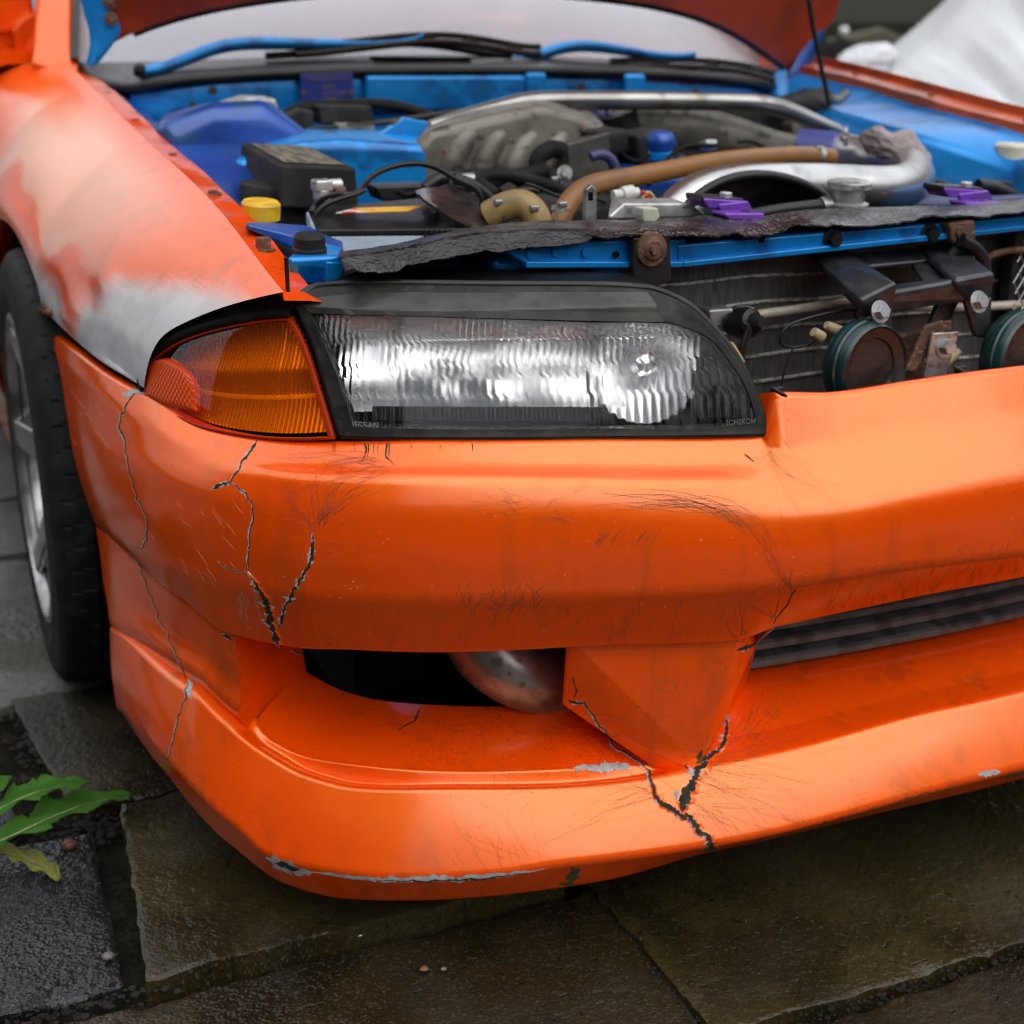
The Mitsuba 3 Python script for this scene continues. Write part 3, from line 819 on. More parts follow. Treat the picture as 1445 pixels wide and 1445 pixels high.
def flutes(u, v, S):
    s = S[..., 0]
    b = np.floor(v * 4.0); lean = np.where(v > .42, -.006, 0.0) * (v - .42)
    per = np.where(v > .72, .0060, np.where(v > .40, .0064, .0086))
    ph = (s + lean) / per + b * .37 
    ridge = np.abs(np.sin(np.pi * ph))
    step = .0006 * (((v > .40) & (v < .405)) | ((v > .72) & (v < .725)))
    rr = meshkit.noise(np.stack([np.floor(ph), b, b * 0], -1), 4)
    return .0036 + .0011 * ridge * (.85 + .3 * rr) + step


gA = lens_patch(IN_L, IN_R, IN_B, IN_T, 560, 44, -.0012)
gB = lens_patch(IN_L, IN_R, IN_B, IN_T, 560, 44, 0., flutes)
glass = cat(grid(gA), grid(gB, True), side_seam(gA, gB))
glass.fix_normals() if False else None
add('glass', glass, {'type': 'dielectric', 'int_ior': 1.5}, smooth=30, parent=hl)


def bowl(cpx, rx, rz, depth, back, keep=None, n=160):
    """A chrome bowl behind the glass, centred on the pixel; its rim lies "back" behind the lens surface."""
    s0, z0 = LS(*cpx)
    r, a = np.meshgrid(np.linspace(.02, 1, 40), np.linspace(0, 2 * np.pi, n), indexing='ij')
    s, z = s0 + rx * r * np.cos(a), z0 + rz * r * np.sin(a)
    return lens_xyz(s, z, back + depth * (1 - r ** 2))


s0, z0 = LS(662, 516)
x, zz = np.meshgrid(np.linspace(-1, 1, 420), np.linspace(-1, 1, 40), indexing='xy')
fl_ = (s0 + .140 * x) / .0047; fr = meshkit.noise(np.stack([np.floor(fl_), np.floor(zz * 1.6), 0 * zz], -1), 3)
main = lens_xyz(s0 + .140 * x - .014 * zz, z0 - .003 + .0465 * zz, .022 + .046 * (1 - .50 * x ** 2 - .50 * zz ** 2) + 0.0 * fr + .006 * meshkit.noise(np.stack([x * 5, zz * 2, 0 * x], -1), 5))
add('reflector', grid(main), 'mat_reflector', smooth=True, parent=hl, label='wide chrome reflector of the headlight')
s1, z1 = LS(920, 533)
scene['mat_bowl'] = two({'type': 'blendbsdf', 'weight': .16, 'bsdf_0': {'type': 'roughconductor', 'material': 'Al', 'alpha': .05}, 'bsdf_1': {'type': 'diffuse', 'reflectance': rgb(.66, .70, .76)}})
b2 = bowl((920, 531), .054, .049, .045, .024)
add('reflector', grid(b2), 'mat_bowl', smooth=True, parent=hl, label='round chrome high-beam reflector')
scene['mat_reflector'] = two({'type': 'blendbsdf', 'weight': .30, 'bsdf_0': {'type': 'roughconductor', 'material': 'Al', 'alpha': .09}, 'bsdf_1': {'type': 'diffuse', 'reflectance': rgb(.48, .51, .55)}})
for s_, z_, r_ in ((s1, z1 + .006, .014),):
    o = lens_xyz(np.array(s_), z_, .040)
    add('bulb', lathe([(0, .026), (r_ * .6, .024), (r_, .016), (r_, 0), (r_ * .8, -.008)], o, (-.3, -1, .15)), 'mat_alu_bright', 40, parent=hl)
# dark baffle around the round reflector, lower black strip, divider
for pts in ([(996, 480), (1035, 520), (1062, 596), (985, 598)], [(520, 584), (840, 585), (840, 602), (520, 601)]):
    q = np.array([LS(*p) for p in pts]); add('baffle', plate(lens_xyz(q[:, 0], q[:, 1], .022), .004), 'mat_lamp_black', 20, parent=hl)


def surface_text(text, h, px, py, mat, parent, rot=0., off=-.0022, name='lettering', label=None):
    m = meshkit.text_mesh(text, h, .0004); v = m.vertices.copy()
    c, sn = math.cos(rot), math.sin(rot)
    a, b = v[:, 0] * c - v[:, 1] * sn, v[:, 0] * sn + v[:, 1] * c
    s, z = LS(px, py)
    v2 = lens_xyz(s + a, z + b, off - v[:, 2]); m.vertices = v2
    add(name, m, mat, False, parent=parent, label=label)


scene['mat_letter'] = two(prin(rgb(.16, .16, .155), .4))
scene['mat_letter_dim'] = two(prin(rgb(.09, .085, .08), .4))
surface_text('NISSAN', .0055, 492, 602, 'mat_letter', hl)
surface_text('ICHIKOH', .0050, 1022, 599, 'mat_letter_dim', hl, off=-.0035)
# corner lamp
CL_L, CL_R = [(209, 559), (206, 545), (208, 525), (222, 503)], [(474, 619), (452, 545), (430, 480), (412, 447)]
CL_B, CL_T = [(209, 559), (240, 582), (290, 604), (370, 618), (474, 619)], [(222, 503), (258, 480), (320, 460), (370, 451), (412, 447)]
cl = 'car__corner_lamp'
cA = lens_patch(CL_L, CL_R, CL_B, CL_T, 80, 30, 0., lambda u, v, S: -.004 * np.sin(np.pi * np.clip(u, 0, 1)) ** .5 * np.sin(np.pi * v) ** .5)
cB = lens_patch(CL_L, CL_R, CL_B, CL_T, 80, 30, .045)
part('corner_lamp', cat(grid(cB), side_seam(cA, cB)), 'mat_lamp_black', smooth=40, label='amber corner lamp beside the right headlight')
scene['mat_amber_glass'] = {'type': 'thindielectric', 'int_ior': 1.32, 'specular_transmittance': rgb(.97, .40, .01)}
scene['mat_amber'] = two(gloss((.62, .10, .004), .10))
scene['mat_amber_dark'] = two(gloss((.32, .022, .001), .10, 1.4))
add('lens', grid(cA), 'mat_amber_glass', smooth=True, parent=cl)


def ribs(u, v, S):
    ph = S[..., 0] / .0052 - v * 1.2
    return .007 + .0011 * np.abs(np.sin(np.pi * ph)) + .006 * (v > .30) + .004 * np.clip(.75 - u, 0, 1) + .004 * np.abs(np.sin(v * 6))


cR = lens_patch([(218, 562), (216, 545), (220, 522), (234, 503)], [(462, 612), (444, 545), (424, 480), (407, 452)], [(218, 562), (246, 582), (300, 603), (370, 613), (462, 612)], [(246, 503), (272, 484), (325, 468), (370, 459), (405, 456)], 320, 40, 0, ribs)
add('reflector', grid(cR), 'mat_amber_reflector', smooth=30, parent=cl)
scene['mat_amber_reflector'] = two({'type': 'blendbsdf', 'weight': .35, 'bsdf_0': {'type': 'roughconductor', 'material': 'Al', 'alpha': .16}, 'bsdf_1': {'type': 'diffuse', 'reflectance': rgb(.75, .6, .4)}})
co, ci = outline((CL_B, CL_R, CL_T, CL_L), (50, 24, 50, 16)), None
cc = co.mean(0); co = np.vstack([co, co[:1]])
rows = []
for k, lift in ((0, -.006), (0, .003), (.02, .0038), (.045, .0038), (.055, .002)):
    q = co + (cc - co) * k; rows.append(lens_xyz(q[:, 0], q[:, 1], -lift))
add('rim', grid(np.array(rows), True), 'mat_amber_dark', smooth=50, parent=cl)
# stepped side marker block at the outer end, of finely pitted amber
SM_L, SM_R = [(213, 557), (210, 543), (213, 525), (226, 507)], [(283, 582), (283, 560), (280, 540), (264, 520)]
mk = lens_patch(SM_L, SM_R, [(213, 557), (240, 572), (283, 582)], [(226, 507), (244, 506), (264, 520)], 120, 48, -.0075, lambda u, v, S: .0007 * np.sin(u * 95) * np.sin(v * 45) + .007 * (np.maximum(np.abs(2 * u - 1), np.abs(2 * v - 1)) ** 10))
add('side_marker', grid(mk), 'mat_amber_marker', smooth=True, parent=cl)
scene['mat_amber_marker'] = two(gloss((.55, .05, .001), .08, 1.42))
# black strip between fender and corner lamp
q = spline(np.array([lens_xyz(*[np.array(t) for t in LS(*p)], -.003) for p in ((207, 548), (205, 522), (220, 498), (258, 473), (320, 453), (370, 443), (410, 440))]), 50)
add('seal', tube(q, .0052, n=50, smooth=False, sides=10), 'mat_rubber', 60, parent=cl)
q2 = np.array([lens_xyz(*[np.array(t) for t in LS(*p)], .012) for p in ((210, 520), (226, 494), (262, 466), (330, 444), (400, 432), (420, 436))])
add('seal', tube(q2, .010, n=40, sides=10), 'mat_black_matt', 60, parent=cl)


# ------------------------------------------------------------------ engine bay
def blk(front, yf, back=None, yb=None, r=.003):
    """Rounded body from its outline on the plane y=yf and the one on the plane y=yb."""
    a = PY(yf, *front)
    if back is None:
        b = a + [0, yb - yf, 0]
    else:
        b = PY(yb, *back)
    return hull(np.vstack([a, b]), r)


def hose(y, pts, r, mat='mat_rubber', name='hose', label=None, parent='car', **kw):
    """A hose through pixels (px, py[, y])."""
    q = np.array([P(p[0], p[1], y=p[2] if len(p) > 2 else y) for p in pts])
    return add(name, tube(q, r, **kw), mat, 60, parent=parent, label=label)


# firewall and inner wings
fw = spline(SEAL[2:-1] + [0, .012, -.012], 60)
rows = [fw, fw + [0, -.004, -.02], fw + [0, .0, -.05], fw + [0, .01, -.11], fw + [0, -.03, -.16], fw + [0, -.03, -.45]]
FW = part('firewall', grid(np.array(rows), False), 'mat_blue', smooth=40, label='blue painted firewall behind the engine')
for a, b in (((520, 112), (735, 150)), ((745, 108), (765, 150)), ((885, 110), (905, 165))):
    q = PY(1.262, a, (b[0], a[1]), b, (a[0], b[1])); add('pressing', hull(q, .007), 'mat_blue', 60, parent=FW)
pl = add('data_plate', plate(PY(1.258, (425, 106), (497, 104), (497, 147), (425, 149)), .003), 'mat_plate', 20, parent=FW, label='dark blue data plate on the firewall')
scene['mat_plate'] = two(prin(rgb(.012, .022, .16), .35))
tx = []
for i, (row, t) in enumerate((((434, 113), 'NISSAN MOTOR CO LTD'), ((456, 124), 'MODEL'), ((456, 133), 'COLOR TRIM'), ((456, 141), 'ENGINE'))):
    m = meshkit.text_mesh(t, .0042, .0004); v = m.vertices.copy(); o = P(*row, y=1.2555)
    m.vertices = np.stack([o[0] + v[:, 0], o[1] - v[:, 2], o[2] + v[:, 1]], -1); tx.append(m)
add('plate_lettering', cat(*tx), two(prin(rgb(.20, .13, .05), .5)), False, parent=FW)
for p in ((428, 131), (494, 131)):
    add('rivet', cyl(P(*p, y=1.256), (0, -1, 0), .004, .003), 'mat_rust', 30, parent=FW)
ysl = np.linspace(.20, 1.42, 60)
for sg in (-1, 1):
    w = meshkit.fbm(np.stack([ysl * 6, ysl * 0 + sg, ysl * 0], -1), 3, 8) - .5
    zc = YC(ysl)
    tower = np.exp(-((ysl - .93) / .20) ** 4)
    Vv = []
    for a, dz in ((.658, -.030), (.652, -.034), (.640 , -.040), (.60, -.062), (.585, -.075), (.58, -.16), (.56, -.42)):
        sh = tower * np.clip((.652 - a) / .07, 0, 1)
        Vv.append(np.stack([sg * (a - .12 * sh * (a < .62)), ysl, zc + dz + .035 * sh * (a > .57) + .012 * w], -1))
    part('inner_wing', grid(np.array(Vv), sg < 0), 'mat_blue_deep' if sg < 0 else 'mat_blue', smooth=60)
# strut towers
TL = part('strut_tower', blk([(345, 236), (420, 214), (480, 208), (594, 216), (592, 330), (330, 330)], .80, [(360, 214), (430, 196), (585, 198), (585, 300), (340, 300)], .98, .014), 'mat_blue', 30, label='blue strut tower behind the fuse box')
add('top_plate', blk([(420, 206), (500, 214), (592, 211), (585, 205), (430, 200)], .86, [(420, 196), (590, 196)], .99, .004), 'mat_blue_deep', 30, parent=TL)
for p in ((465, 196), (560, 180)):
    add('top_nut', hexbolt(P(p[0], p[1] + 4, y=.90), (0, 0, 1), .010, .014, 1.3), 'mat_rust', 30, parent=TL)
TR = part('strut_tower', blk([(1250, 222), (1310, 198), (1400, 208), (1420, 220), (1420, 330), (1250, 330)], .86, [(1225, 198), (1290, 185), (1400, 190), (1410, 300), (1230, 300)], 1.08, .012), 'mat_blue', 30, label='blue strut tower under the grey rag')
add('bracket', blk([(1268, 196), (1300, 180), (1326, 182), (1330, 206), (1280, 210)], .93, None, .96, .004), 'mat_blue_deep', 30, parent=TR)
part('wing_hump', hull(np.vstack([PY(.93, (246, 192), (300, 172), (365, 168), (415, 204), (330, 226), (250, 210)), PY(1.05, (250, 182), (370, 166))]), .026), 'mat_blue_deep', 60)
# strut brace
scene['mat_brace'] = two(prin(grimy((.36, .35, .34), (.24, .23, .22), 14, c2=(.2, .18, .16)), .26, .95))
brs = np.vstack([PY(.93, (596, 182), (640, 170), (735, 146), (760, 143), (800, 142), (930, 142), (1060, 145), (1090, 149), (1130, 163), (1182, 184))])
SB = part('strut_brace', tube(brs, [.009, .012, .0145, .0145, .0145, .0145, .0145, .0145, .013, .010], n=70, sides=20), 'mat_brace', 60, label='polished oval strut brace across the engine bay')
add('joint', cat(cyl(P(594, 183, y=.93), (1, -.05, .2), .0105, .016), cyl(P(582, 186, y=.925), (0, -1, 0), .013, .02)), 'mat_rust', 30, parent=SB)
add('joint', cat(tube(PY(.93, (1180, 183), (1212, 196)), .008), cyl(P(1188, 186, y=.93), (1, 0, -.4), .0115, .012, n=6), cyl(P(1202, 192, y=.93), (1, 0, -.4), .0135, .010, n=6)), 'mat_steel', 30, parent=SB)
add('bracket', blk([(516, 206), (600, 214), (602, 174), (572, 168)], .89, None, .90, .002), 'mat_blue', 20, parent=SB)
# fuse box
FB = part('fuse_box', blk([(346, 290), (344, 262), (398, 283), (500, 293), (498, 330), (400, 318), (345, 310)], .64, [(340, 255), (440, 250), (500, 268)], .80, .003), 'mat_black_matt', 30)
fbq = [P(398, 237, y=.62), P(497, 241, y=.60), P(434, 210, y=.80), P(345, 206, y=.82)]
low = [P(399, 288, y=.62), P(501, 294, y=.60), P(436, 260, y=.80), P(342, 254, y=.82)]
add('lid', hull(np.vstack([fbq, low]), .004), 'mat_black_matt', 30, parent=FB)
add('cover_label', plate(np.array(fbq) * .86 + np.mean(fbq, 0) * .14 + [0, 0, .0052], .001, .0003), 'mat_fuse_label', 20, parent=FB, label='worn label on the fuse box lid')


def fuse_label(p, n, uv):
    g = smoothstep(.4, .6, fbm(p.x * 220, p.y * 40, p.z, octaves=3))
    return mix((.05, .045, .04), (.13, .115, .075), g)


scene['mat_fuse_label'] = two(prin(mikit.proc(fuse_label), .6))
add('clip', blk([(352, 268), (366, 268), (366, 290), (352, 290)], .70, None, .72, .001), 'mat_black', 20, parent=FB)
# battery
bt = [P(450, 322, y=.42), P(668, 320, y=.40), P(612, 276, y=.58), P(436, 292, y=.58)]
dn = np.array([0, 0, -.009])
BA = part('battery', hull(np.vstack([np.array(bt) + dn * 1.05, np.array(bt) + [0, 0, -.15]]), .004), 'mat_batt_case', 30, label='car battery with pale case and black lid')
scene['mat_batt_case'] = two(prin(grimy((.42, .50, .58), (.30, .35, .40), 20), .35))
add('lid', hull(np.vstack([np.array(bt) - [0, 0, .003], np.array(bt) + dn]) + [0, -.002, 0], .0018), 'mat_black', 30, parent=BA)
for i in range(9):
    c = P(598 + 7.5 * i, 322, y=.400); add('lid_rib', box(c + [0, -.004, -.008], (.003, .006, .014), .001), 'mat_black', 20, parent=BA)
lb = np.array([P(474, 306, y=.455), P(575, 303, y=.445), P(600, 296, y=.48), P(500, 299, y=.49)]) + [0, 0, .004]
add('battery_label', plate(lb, .0012, .0004), 'mat_batt_label', 20, parent=BA, label='yellow and white label on the battery lid')
scene['mat_batt_label'] = two(prin(mikit.proc(lambda p, n, uv: mix(mix((.55, .50, .48), (.62, .30, .01), smoothstep(-.535, -.515, p.x + (p.y - .46) * .3)), (.5, .02, .02), smoothstep(.62, .66, noise(p.x * 120, p.y * 120)) * smoothstep(-.50, -.52, p.x))), .4))
for px, py, y in ((455, 272, .52), (643, 262, .56)):
    o = P(px, py + 12, y=y)
    add('terminal', cat(cyl(o, (0, 0, 1), .0105, .014), box(o + [0, 0, .018], (.022, .02, .014), .003), cyl(o + [.010, 0, .018], (1, 0, 0), .007, .014)), 'mat_alu_dull', 30, parent=BA)
add('terminal_bolt', cyl(P(472, 272, y=.52), (1, 0, 0), .008, .012), 'mat_rust', 30, parent=BA)
hose(.47, [(440, 300, .50), (452, 283, .50), (482, 274), (502, 272), (522, 252), (552, 236), (592, 231), (622, 240), (642, 252), (668, 264), (680, 290)], .0033, 'mat_black', 'battery_cable', sides=10)
hose(.44, [(446, 306), (462, 288), (496, 276), (515, 268)], .003, 'mat_black', 'battery_cable', sides=10)
hose(.56, [(600, 266), (622, 252), (640, 250), (660, 258), (676, 276)], .0085, 'mat_black', 'battery_cable', sides=10)
hose(.50, [(640, 252), (668, 262), (690, 280), (700, 296)], .007, 'mat_black', 'battery_cable', sides=10)
# torn black rubber flap and tray behind the battery
fl = np.array([PY(.46, (590, 276), (640, 282), (690, 304), (700, 322)), PY(.42, (596, 284), (640, 302), (680, 322), (700, 332)), PY(.40, (620, 300), (660, 322), (690, 332), (704, 338))])
part('torn_flap', thick(np.array([spline(r_, 24) for r_ in fl]), .003), 'mat_black_wet', smooth=40)
part('torn_flap', thick(np.array([spline(PY(.50, (586, 274), (640, 270), (690, 290), (722, 318)), 24), spline(PY(.46, (590, 280), (640, 288), (690, 308), (715, 326)), 24)]), .004), 'mat_black_wet', smooth=40)
part('bracket_strip', blk([(533, 266), (600, 264), (640, 270), (640, 278), (540, 280)], .62, None, .66, .003), 'mat_black', 30)
# washer bottle filler with yellow cap, small black cap on a crumpled blue bracket
o = P(368, 300, y=.47)
FI = part('washer_bottle', hull(np.vstack([[o + [0, 0, -.012], o + [.03, 0, -.03], o + [-.025, 0, -.02], o + [.06, 0, -.07], o + [-.03, 0, -.07]], [o + [.05, .05, -.05]]]), .008), 'mat_tan', 40, label='tan washer bottle with yellow cap')
scene['mat_tan'] = two(prin(grimy((.36, .24, .11), (.22, .15, .08), 30), .45))
scene['mat_yellow'] = two(prin(grimy((.60, .36, .01), (.45, .26, .01), 60), .4))
add('cap', lathe([(0, .013), (.019, .013), (.0215, .010), (.0215, -.006), (.019, -.008), (0, -.008)], o, (.05, -.1, 1), 36), 'mat_yellow', 30, parent=FI)
o = P(437, 361, y=.265)
BR = part('corner_bracket', hull(np.vstack([PY(.24, (414, 372), (470, 376), (480, 366), (412, 368)), PY(.25, (416, 392), (462, 396)), PY(.33, (430, 352), (474, 352))]), .004), 'mat_blue', 25, label='crumpled bright blue bracket with black cap')
add('cap', lathe([(0, .022), (.013, .022), (.0155, .019), (.0155, .009), (.017, .008), (.017, .002), (.012, 0)], o, (0, -.1, 1), 30), 'mat_black_matt', 30, parent=BR)
add('flange', blk([(462, 372), (486, 374), (476, 392), (462, 396)], .235, None, .245, .002), 'mat_blue', 20, parent=BR)
part('zip_tie', cat(box(P(405, 388, y=.185), (.004, .003, .034), .0012), box(P(404, 427, y=.19), (.010, .008, .010), .002)), 'mat_black', 30)
part('inner_panel', hull(np.vstack([PY(.34, (352, 320), (480, 352), (478, 362), (420, 350)), PY(.44, (350, 316), (430, 322), (480, 340))]), .003), 'mat_blue_deep', 30)
# left rear corner: brackets, pipes, wiper motor, relays
part('wiper_motor', blk([(310, 165), (325, 152), (352, 143), (384, 144), (390, 160), (360, 172), (320, 174)], 1.12, None, 1.18, .006), 'mat_alu_dull', 30)
part('relay_box', blk([(402, 168), (424, 158), (438, 160), (438, 190), (408, 196)], 1.02, None, 1.07, .005), 'mat_black_matt', 30)
part('relay_box', blk([(452, 152), (520, 153), (524, 170), (455, 172)], 1.02, None, 1.06, .004), 'mat_black_matt', 30)
part('solenoid', blk([(478, 178), (525, 178), (525, 204), (482, 202)], 1.00, None, 1.04, .004), two(prin(grimy((.16, .17, .14), (.09, .09, .07), 40), .6)), 30)
hose(1.05, [(405, 162), (430, 152), (480, 148), (540, 147), (585, 156), (610, 165)], .0085)
hose(1.0, [(432, 182), (490, 178), (560, 170), (640, 158), (680, 155)], .004, 'mat_black')
hose(1.0, [(470, 188), (485, 192), (510, 188)], .010, 'mat_black_matt')
# intake plenum and throttle
mp = PY(.80, (596, 212), (612, 196), (660, 182), (720, 168), (762, 162), (800, 172), (836, 186), (858, 205), (850, 280), (760, 292), (640, 276), (600, 250))
mb = PY(1.0, (606, 188), (660, 165), (730, 152), (780, 152), (830, 170), (850, 240), (620, 230))
PLN = part('intake_plenum', hull(np.vstack([mp, mb]), .014), 'mat_cast', 25, label='dull grey cast intake plenum')
for ax in (0, 44, 88, 132):
    q = PY(.80, (690 + ax * .8, 176 + ax * .04), (655 + ax, 196), (634 + ax, 226), (630 + ax, 272)); q[:, 1] += [.02, -.004, -.010, -.006]
    add('runner', tube(q, [.010, .016, .018, .016], n=40, sides=18), 'mat_cast', 60, parent=PLN)
TB = part('throttle_body', blk([(802, 205), (858, 190), (856, 262), (808, 272)], .72, [(806, 200), (850, 188), (850, 255)], .78, .003), two(prin(grimy((.085, .08, .07), (.05, .047, .04), 40), .45, .4)), 25)
add('bolt', hexbolt(P(797, 244, y=.70), (-.3, -1, .2), .007, .01), 'mat_steel', 30, parent=TB)
add('sensor', blk([(846, 192), (880, 188), (886, 210), (850, 214)], .74, None, .80, .006), 'mat_black_matt', 30, parent=TB)
hose(.68, [(792, 214), (770, 214), (758, 230), (772, 252), (790, 276)], .012)
hose(.62, [(690, 268), (720, 254), (750, 246), (770, 240)], .011)
hose(.60, [(668, 262), (700, 246), (740, 252), (790, 268), (800, 278)], .008)
hose(.58, [(640, 250), (665, 256), (700, 280), (720, 296)], .011)
hose(.62, [(834, 222), (855, 220), (866, 232), (870, 250)], .007, 'mat_hose_blue')
scene['mat_hose_blue'] = two(prin(rgb(.03, .035, .11), .45))
# air pipes
part('air_pipe', tube(PY(.98, (868, 196), (880, 170), (930, 172), (1000, 186), (1080, 204), (1150, 214)), [.022, .028, .036, .034, .026, .022], n=50, sides=20), 'mat_cast', 60, label='dark grey tapering air pipe')
part('air_pipe_clamp', tube(PY(.985, (868, 158), (874, 182)), .038, sides=20), 'mat_black', 40)
for i, (px, c) in enumerate(((832, 'mat_hose_blue'), (856, 'mat_alu_dull'), (846, 'mat_hose_blue'))):
    part('coupler', tube(PY(1.0, (px, 166), (px + 10, 168)), .027, sides=18), c, 40)
sp = np.vstack([P(1150, 214, y=.84), P(1200, 218, y=.80), P(1250, 226, y=.74), P(1284, 240, y=.66), P(1286, 256, y=.57), P(1250, 266, y=.50), P(1180, 264, y=.49), P(1090, 263, y=.47), P(1020, 268, y=.45), P(975, 286, y=.44), P(945, 320, y=.43), P(930, 360, y=.43)])
part('intercooler_pipe', tube(sp, .030, n=90, sides=28), 'mat_alu_pipe', 60, label='silver alloy intercooler pipe bending across the radiator')
scene['mat_alu_pipe'] = two(prin(grimy((.62, .61, .60), (.50, .49, .48), 12, c2=(.42, .41, .40)), .27, .95))
part('coupler', tube(sp[:2] + [[-.03, 0, .002], [-.03, 0, .002]], .034, sides=20), two(prin(rgb(.04, .05, .22), .4)), 40, label='blue silicone coupler on the air pipe')
# rag on the pipe: its own thing
rg = trimesh.creation.icosphere(4); v = rg.vertices.copy()
a = P(1228, 198, y=.73); b = P(1298, 220, y=.69)
n1 = meshkit.fbm(v * 1.5 + 3, 4, 4) - .5; n2 = np.abs(meshkit.fbm(v * 2.6, 3, 9) - .5)
v = v * (1 + .55 * n1 - .5 * n2)[:, None]
ax = (b - a) / 2; ln = np.linalg.norm(ax); ax /= ln
sd = np.cross(ax, [0, 0, 1]); sd /= np.linalg.norm(sd); up = np.cross(sd, ax)
rg.vertices = (a + b) / 2 + v[:, :1] * ax * (ln + .012) + v[:, 1:2] * sd * .036 + v[:, 2:] * up * (.027 + .006 * np.sin(v[:, :1] * 6))
add('rag', rg, two(prin(grimy((.28, .23, .23), (.17, .13, .13), 45), .95, sheen=.5)), True, label='crumpled grey-pink rag on the right strut tower', cat='rag')
# braided and plain coolant hoses
bh = np.vstack([P(785, 335, y=.42), P(790, 312, y=.42), P(806, 282, y=.43), P(834, 262, y=.45), P(880, 252, y=.48), P(940, 241, y=.51), P(1000, 230, y=.54), P(1070, 222, y=.58), P(1130, 219, y=.62), P(1172, 222, y=.66)])
part('braided_hose', tube(bh, .0125, n=90, sides=26), 'mat_braid', 60, label='orange-brown braided hose over the radiator')


def braid(p, n, uv):
    k = 820.
    a = dr.sin((p.x * .9 + p.z * 1.1 + p.y * .5) * k) * dr.sin((p.x * .9 - p.z * 1.1 - p.y * .3) * k)
    stain = smoothstep(.5, .7, fbm(p.x * 30, p.y * 30, p.z * 30, octaves=3))
    return mix(mix((.13, .048, .015), (.27, .125, .03), smoothstep(-.5, .5, a)), (.10, .06, .04), stain * .5)


scene['mat_braid'] = two(prin(mikit.proc(braid), .4, specular=.4))
part('coolant_hose', tube(np.vstack([P(690, 304, y=.44), P(712, 292, y=.43), P(736, 288, y=.42), P(754, 302, y=.41), P(757, 330, y=.41)]), .0165, n=50, sides=22), 'mat_mustard', 60, label='mustard coloured coolant hose behind the battery')
scene['mat_mustard'] = two(prin(grimy((.26, .17, .055), (.18, .12, .05), 50), .5))
# rocker cover blues and black masses of the engine
part('engine_block', hull(np.vstack([PY(.52, (640, 300), (1250, 300), (1250, 420), (640, 420)), PY(1.15, (700, 190), (1180, 200), (1180, 330), (700, 330))]), .01), 'mat_black_matt', 25)
part('rocker_cover', blk([(880, 262), (960, 256), (1060, 254), (1060, 285), (880, 290)], .60, [(880, 232), (1050, 226)], .80, .008), 'mat_blue_deep', 30)
CF = part('oil_filler', cat(lathe([(0, .020), (.014, .019), (.019, .012), (.020, .004), (.017, -.004), (.012, -.004), (.012, -.03)], P(932, 206, y=.66), (0, -.1, 1), 28)), 'mat_blue_deep', 40, label='round blue oil filler cap')
add('collar', cyl(P(932, 226, y=.66), (0, 0, 1), .017, .012), 'mat_blue', 30, parent=CF)
part('coil_pack', blk([(900, 196), (950, 188), (952, 226), (905, 230)], .72, None, .78, .006), 'mat_black_matt', 30)
part('coil_pack', blk([(1030, 150), (1120, 150), (1140, 200), (1040, 190)], 1.10, None, 1.18, .012), 'mat_black_matt', 30)
hose(1.05, [(1098, 158), (1120, 146), (1150, 150), (1160, 176)], .018, 'mat_black_matt')
hose(1.0, [(960, 182), (1010, 196), (1060, 214)], .006, 'mat_black')
part('brake_servo', lathe([(0, .0), (.05, .004), (.062, .02), (.062, .05), (.04, .07)], P(1130, 176, y=1.16), (0, -1, .1), 30), 'mat_black_matt', 40)
part('reservoir', blk([(1120, 178), (1160, 178), (1158, 196), (1122, 198)], 1.06, None, 1.10, .006), two(prin(grimy((.16, .14, .10), (.08, .07, .05), 40), .5)), 30)
# right side: reservoir bottle, hoses
part('coolant_bottle', lathe([(0, .052), (.036, .052), (.040, .048), (.039, .030), (.046, .020), (.048, -.03), (.03, -.10), (0, -.10)], P(1436, 250, y=.70), (0, 0, 1), 30), two(prin(grimy((.62, .58, .46), (.5, .46, .34), 25), .35)), 40, label='cream plastic coolant bottle')
hose(.62, [(1250, 284), (1280, 276), (1310, 284), (1345, 268)], .012, 'mat_hose_blue')
hose(.60, [(1380, 262), (1410, 268), (1445, 284), (1480, 296)], .010, 'mat_black')
hose(.58, [(1230, 286), (1290, 290), (1400, 288), (1470, 284)], .012, 'mat_hose_blue')
hose(1.02, [(1172, 136), (1182, 141), (1192, 134), (1196, 130)], .008, two(prin(rgb(.12, .12, .13), .4)))
# radiator: tank, cap, shroud, top plate pieces
part('radiator', box((0.03, .30, .56), (.66, .05, .26), .006), 'mat_black_matt', 30)
o = P(1195, 296, y=.285)
RC = part('radiator_cap', lathe([(0, .034), (.020, .034), (.0255, .032), (.0255, .026), (.019, .025), (.019, .010), (.024, .008), (.024, -.01), (0, -.01)], o, (0, -.05, 1), 36), 'mat_alu_dull', 30)
hose(.29, [(1172, 288), (1160, 290), (1120, 294), (1080, 300), (1050, 306)], .0075, 'mat_black', label=None)
part('hose_clamp', tube(PY(.29, (1158, 290), (1170, 288)), .0095), 'mat_steel', 30)
part('fan_shroud', tube(np.vstack([P(962, 300, y=.40), P(985, 276, y=.40), P(1020, 256, y=.40), P(1062, 247, y=.40), P(1110, 252, y=.40), P(1150, 268, y=.40), P(1166, 280, y=.40)]), .006), 'mat_black', 60)
fs = np.array([spline(PY(.405, (962, 306), (985, 280), (1020, 260), (1062, 251), (1110, 256), (1150, 272), (1168, 290)), 30), spline(PY(.44, (962, 312), (1000, 300), (1040, 294), (1062, 290), (1110, 292), (1150, 300), (1168, 306)), 30)])
part('fan_shroud', thick(fs, .004), 'mat_black_wet', smooth=50)
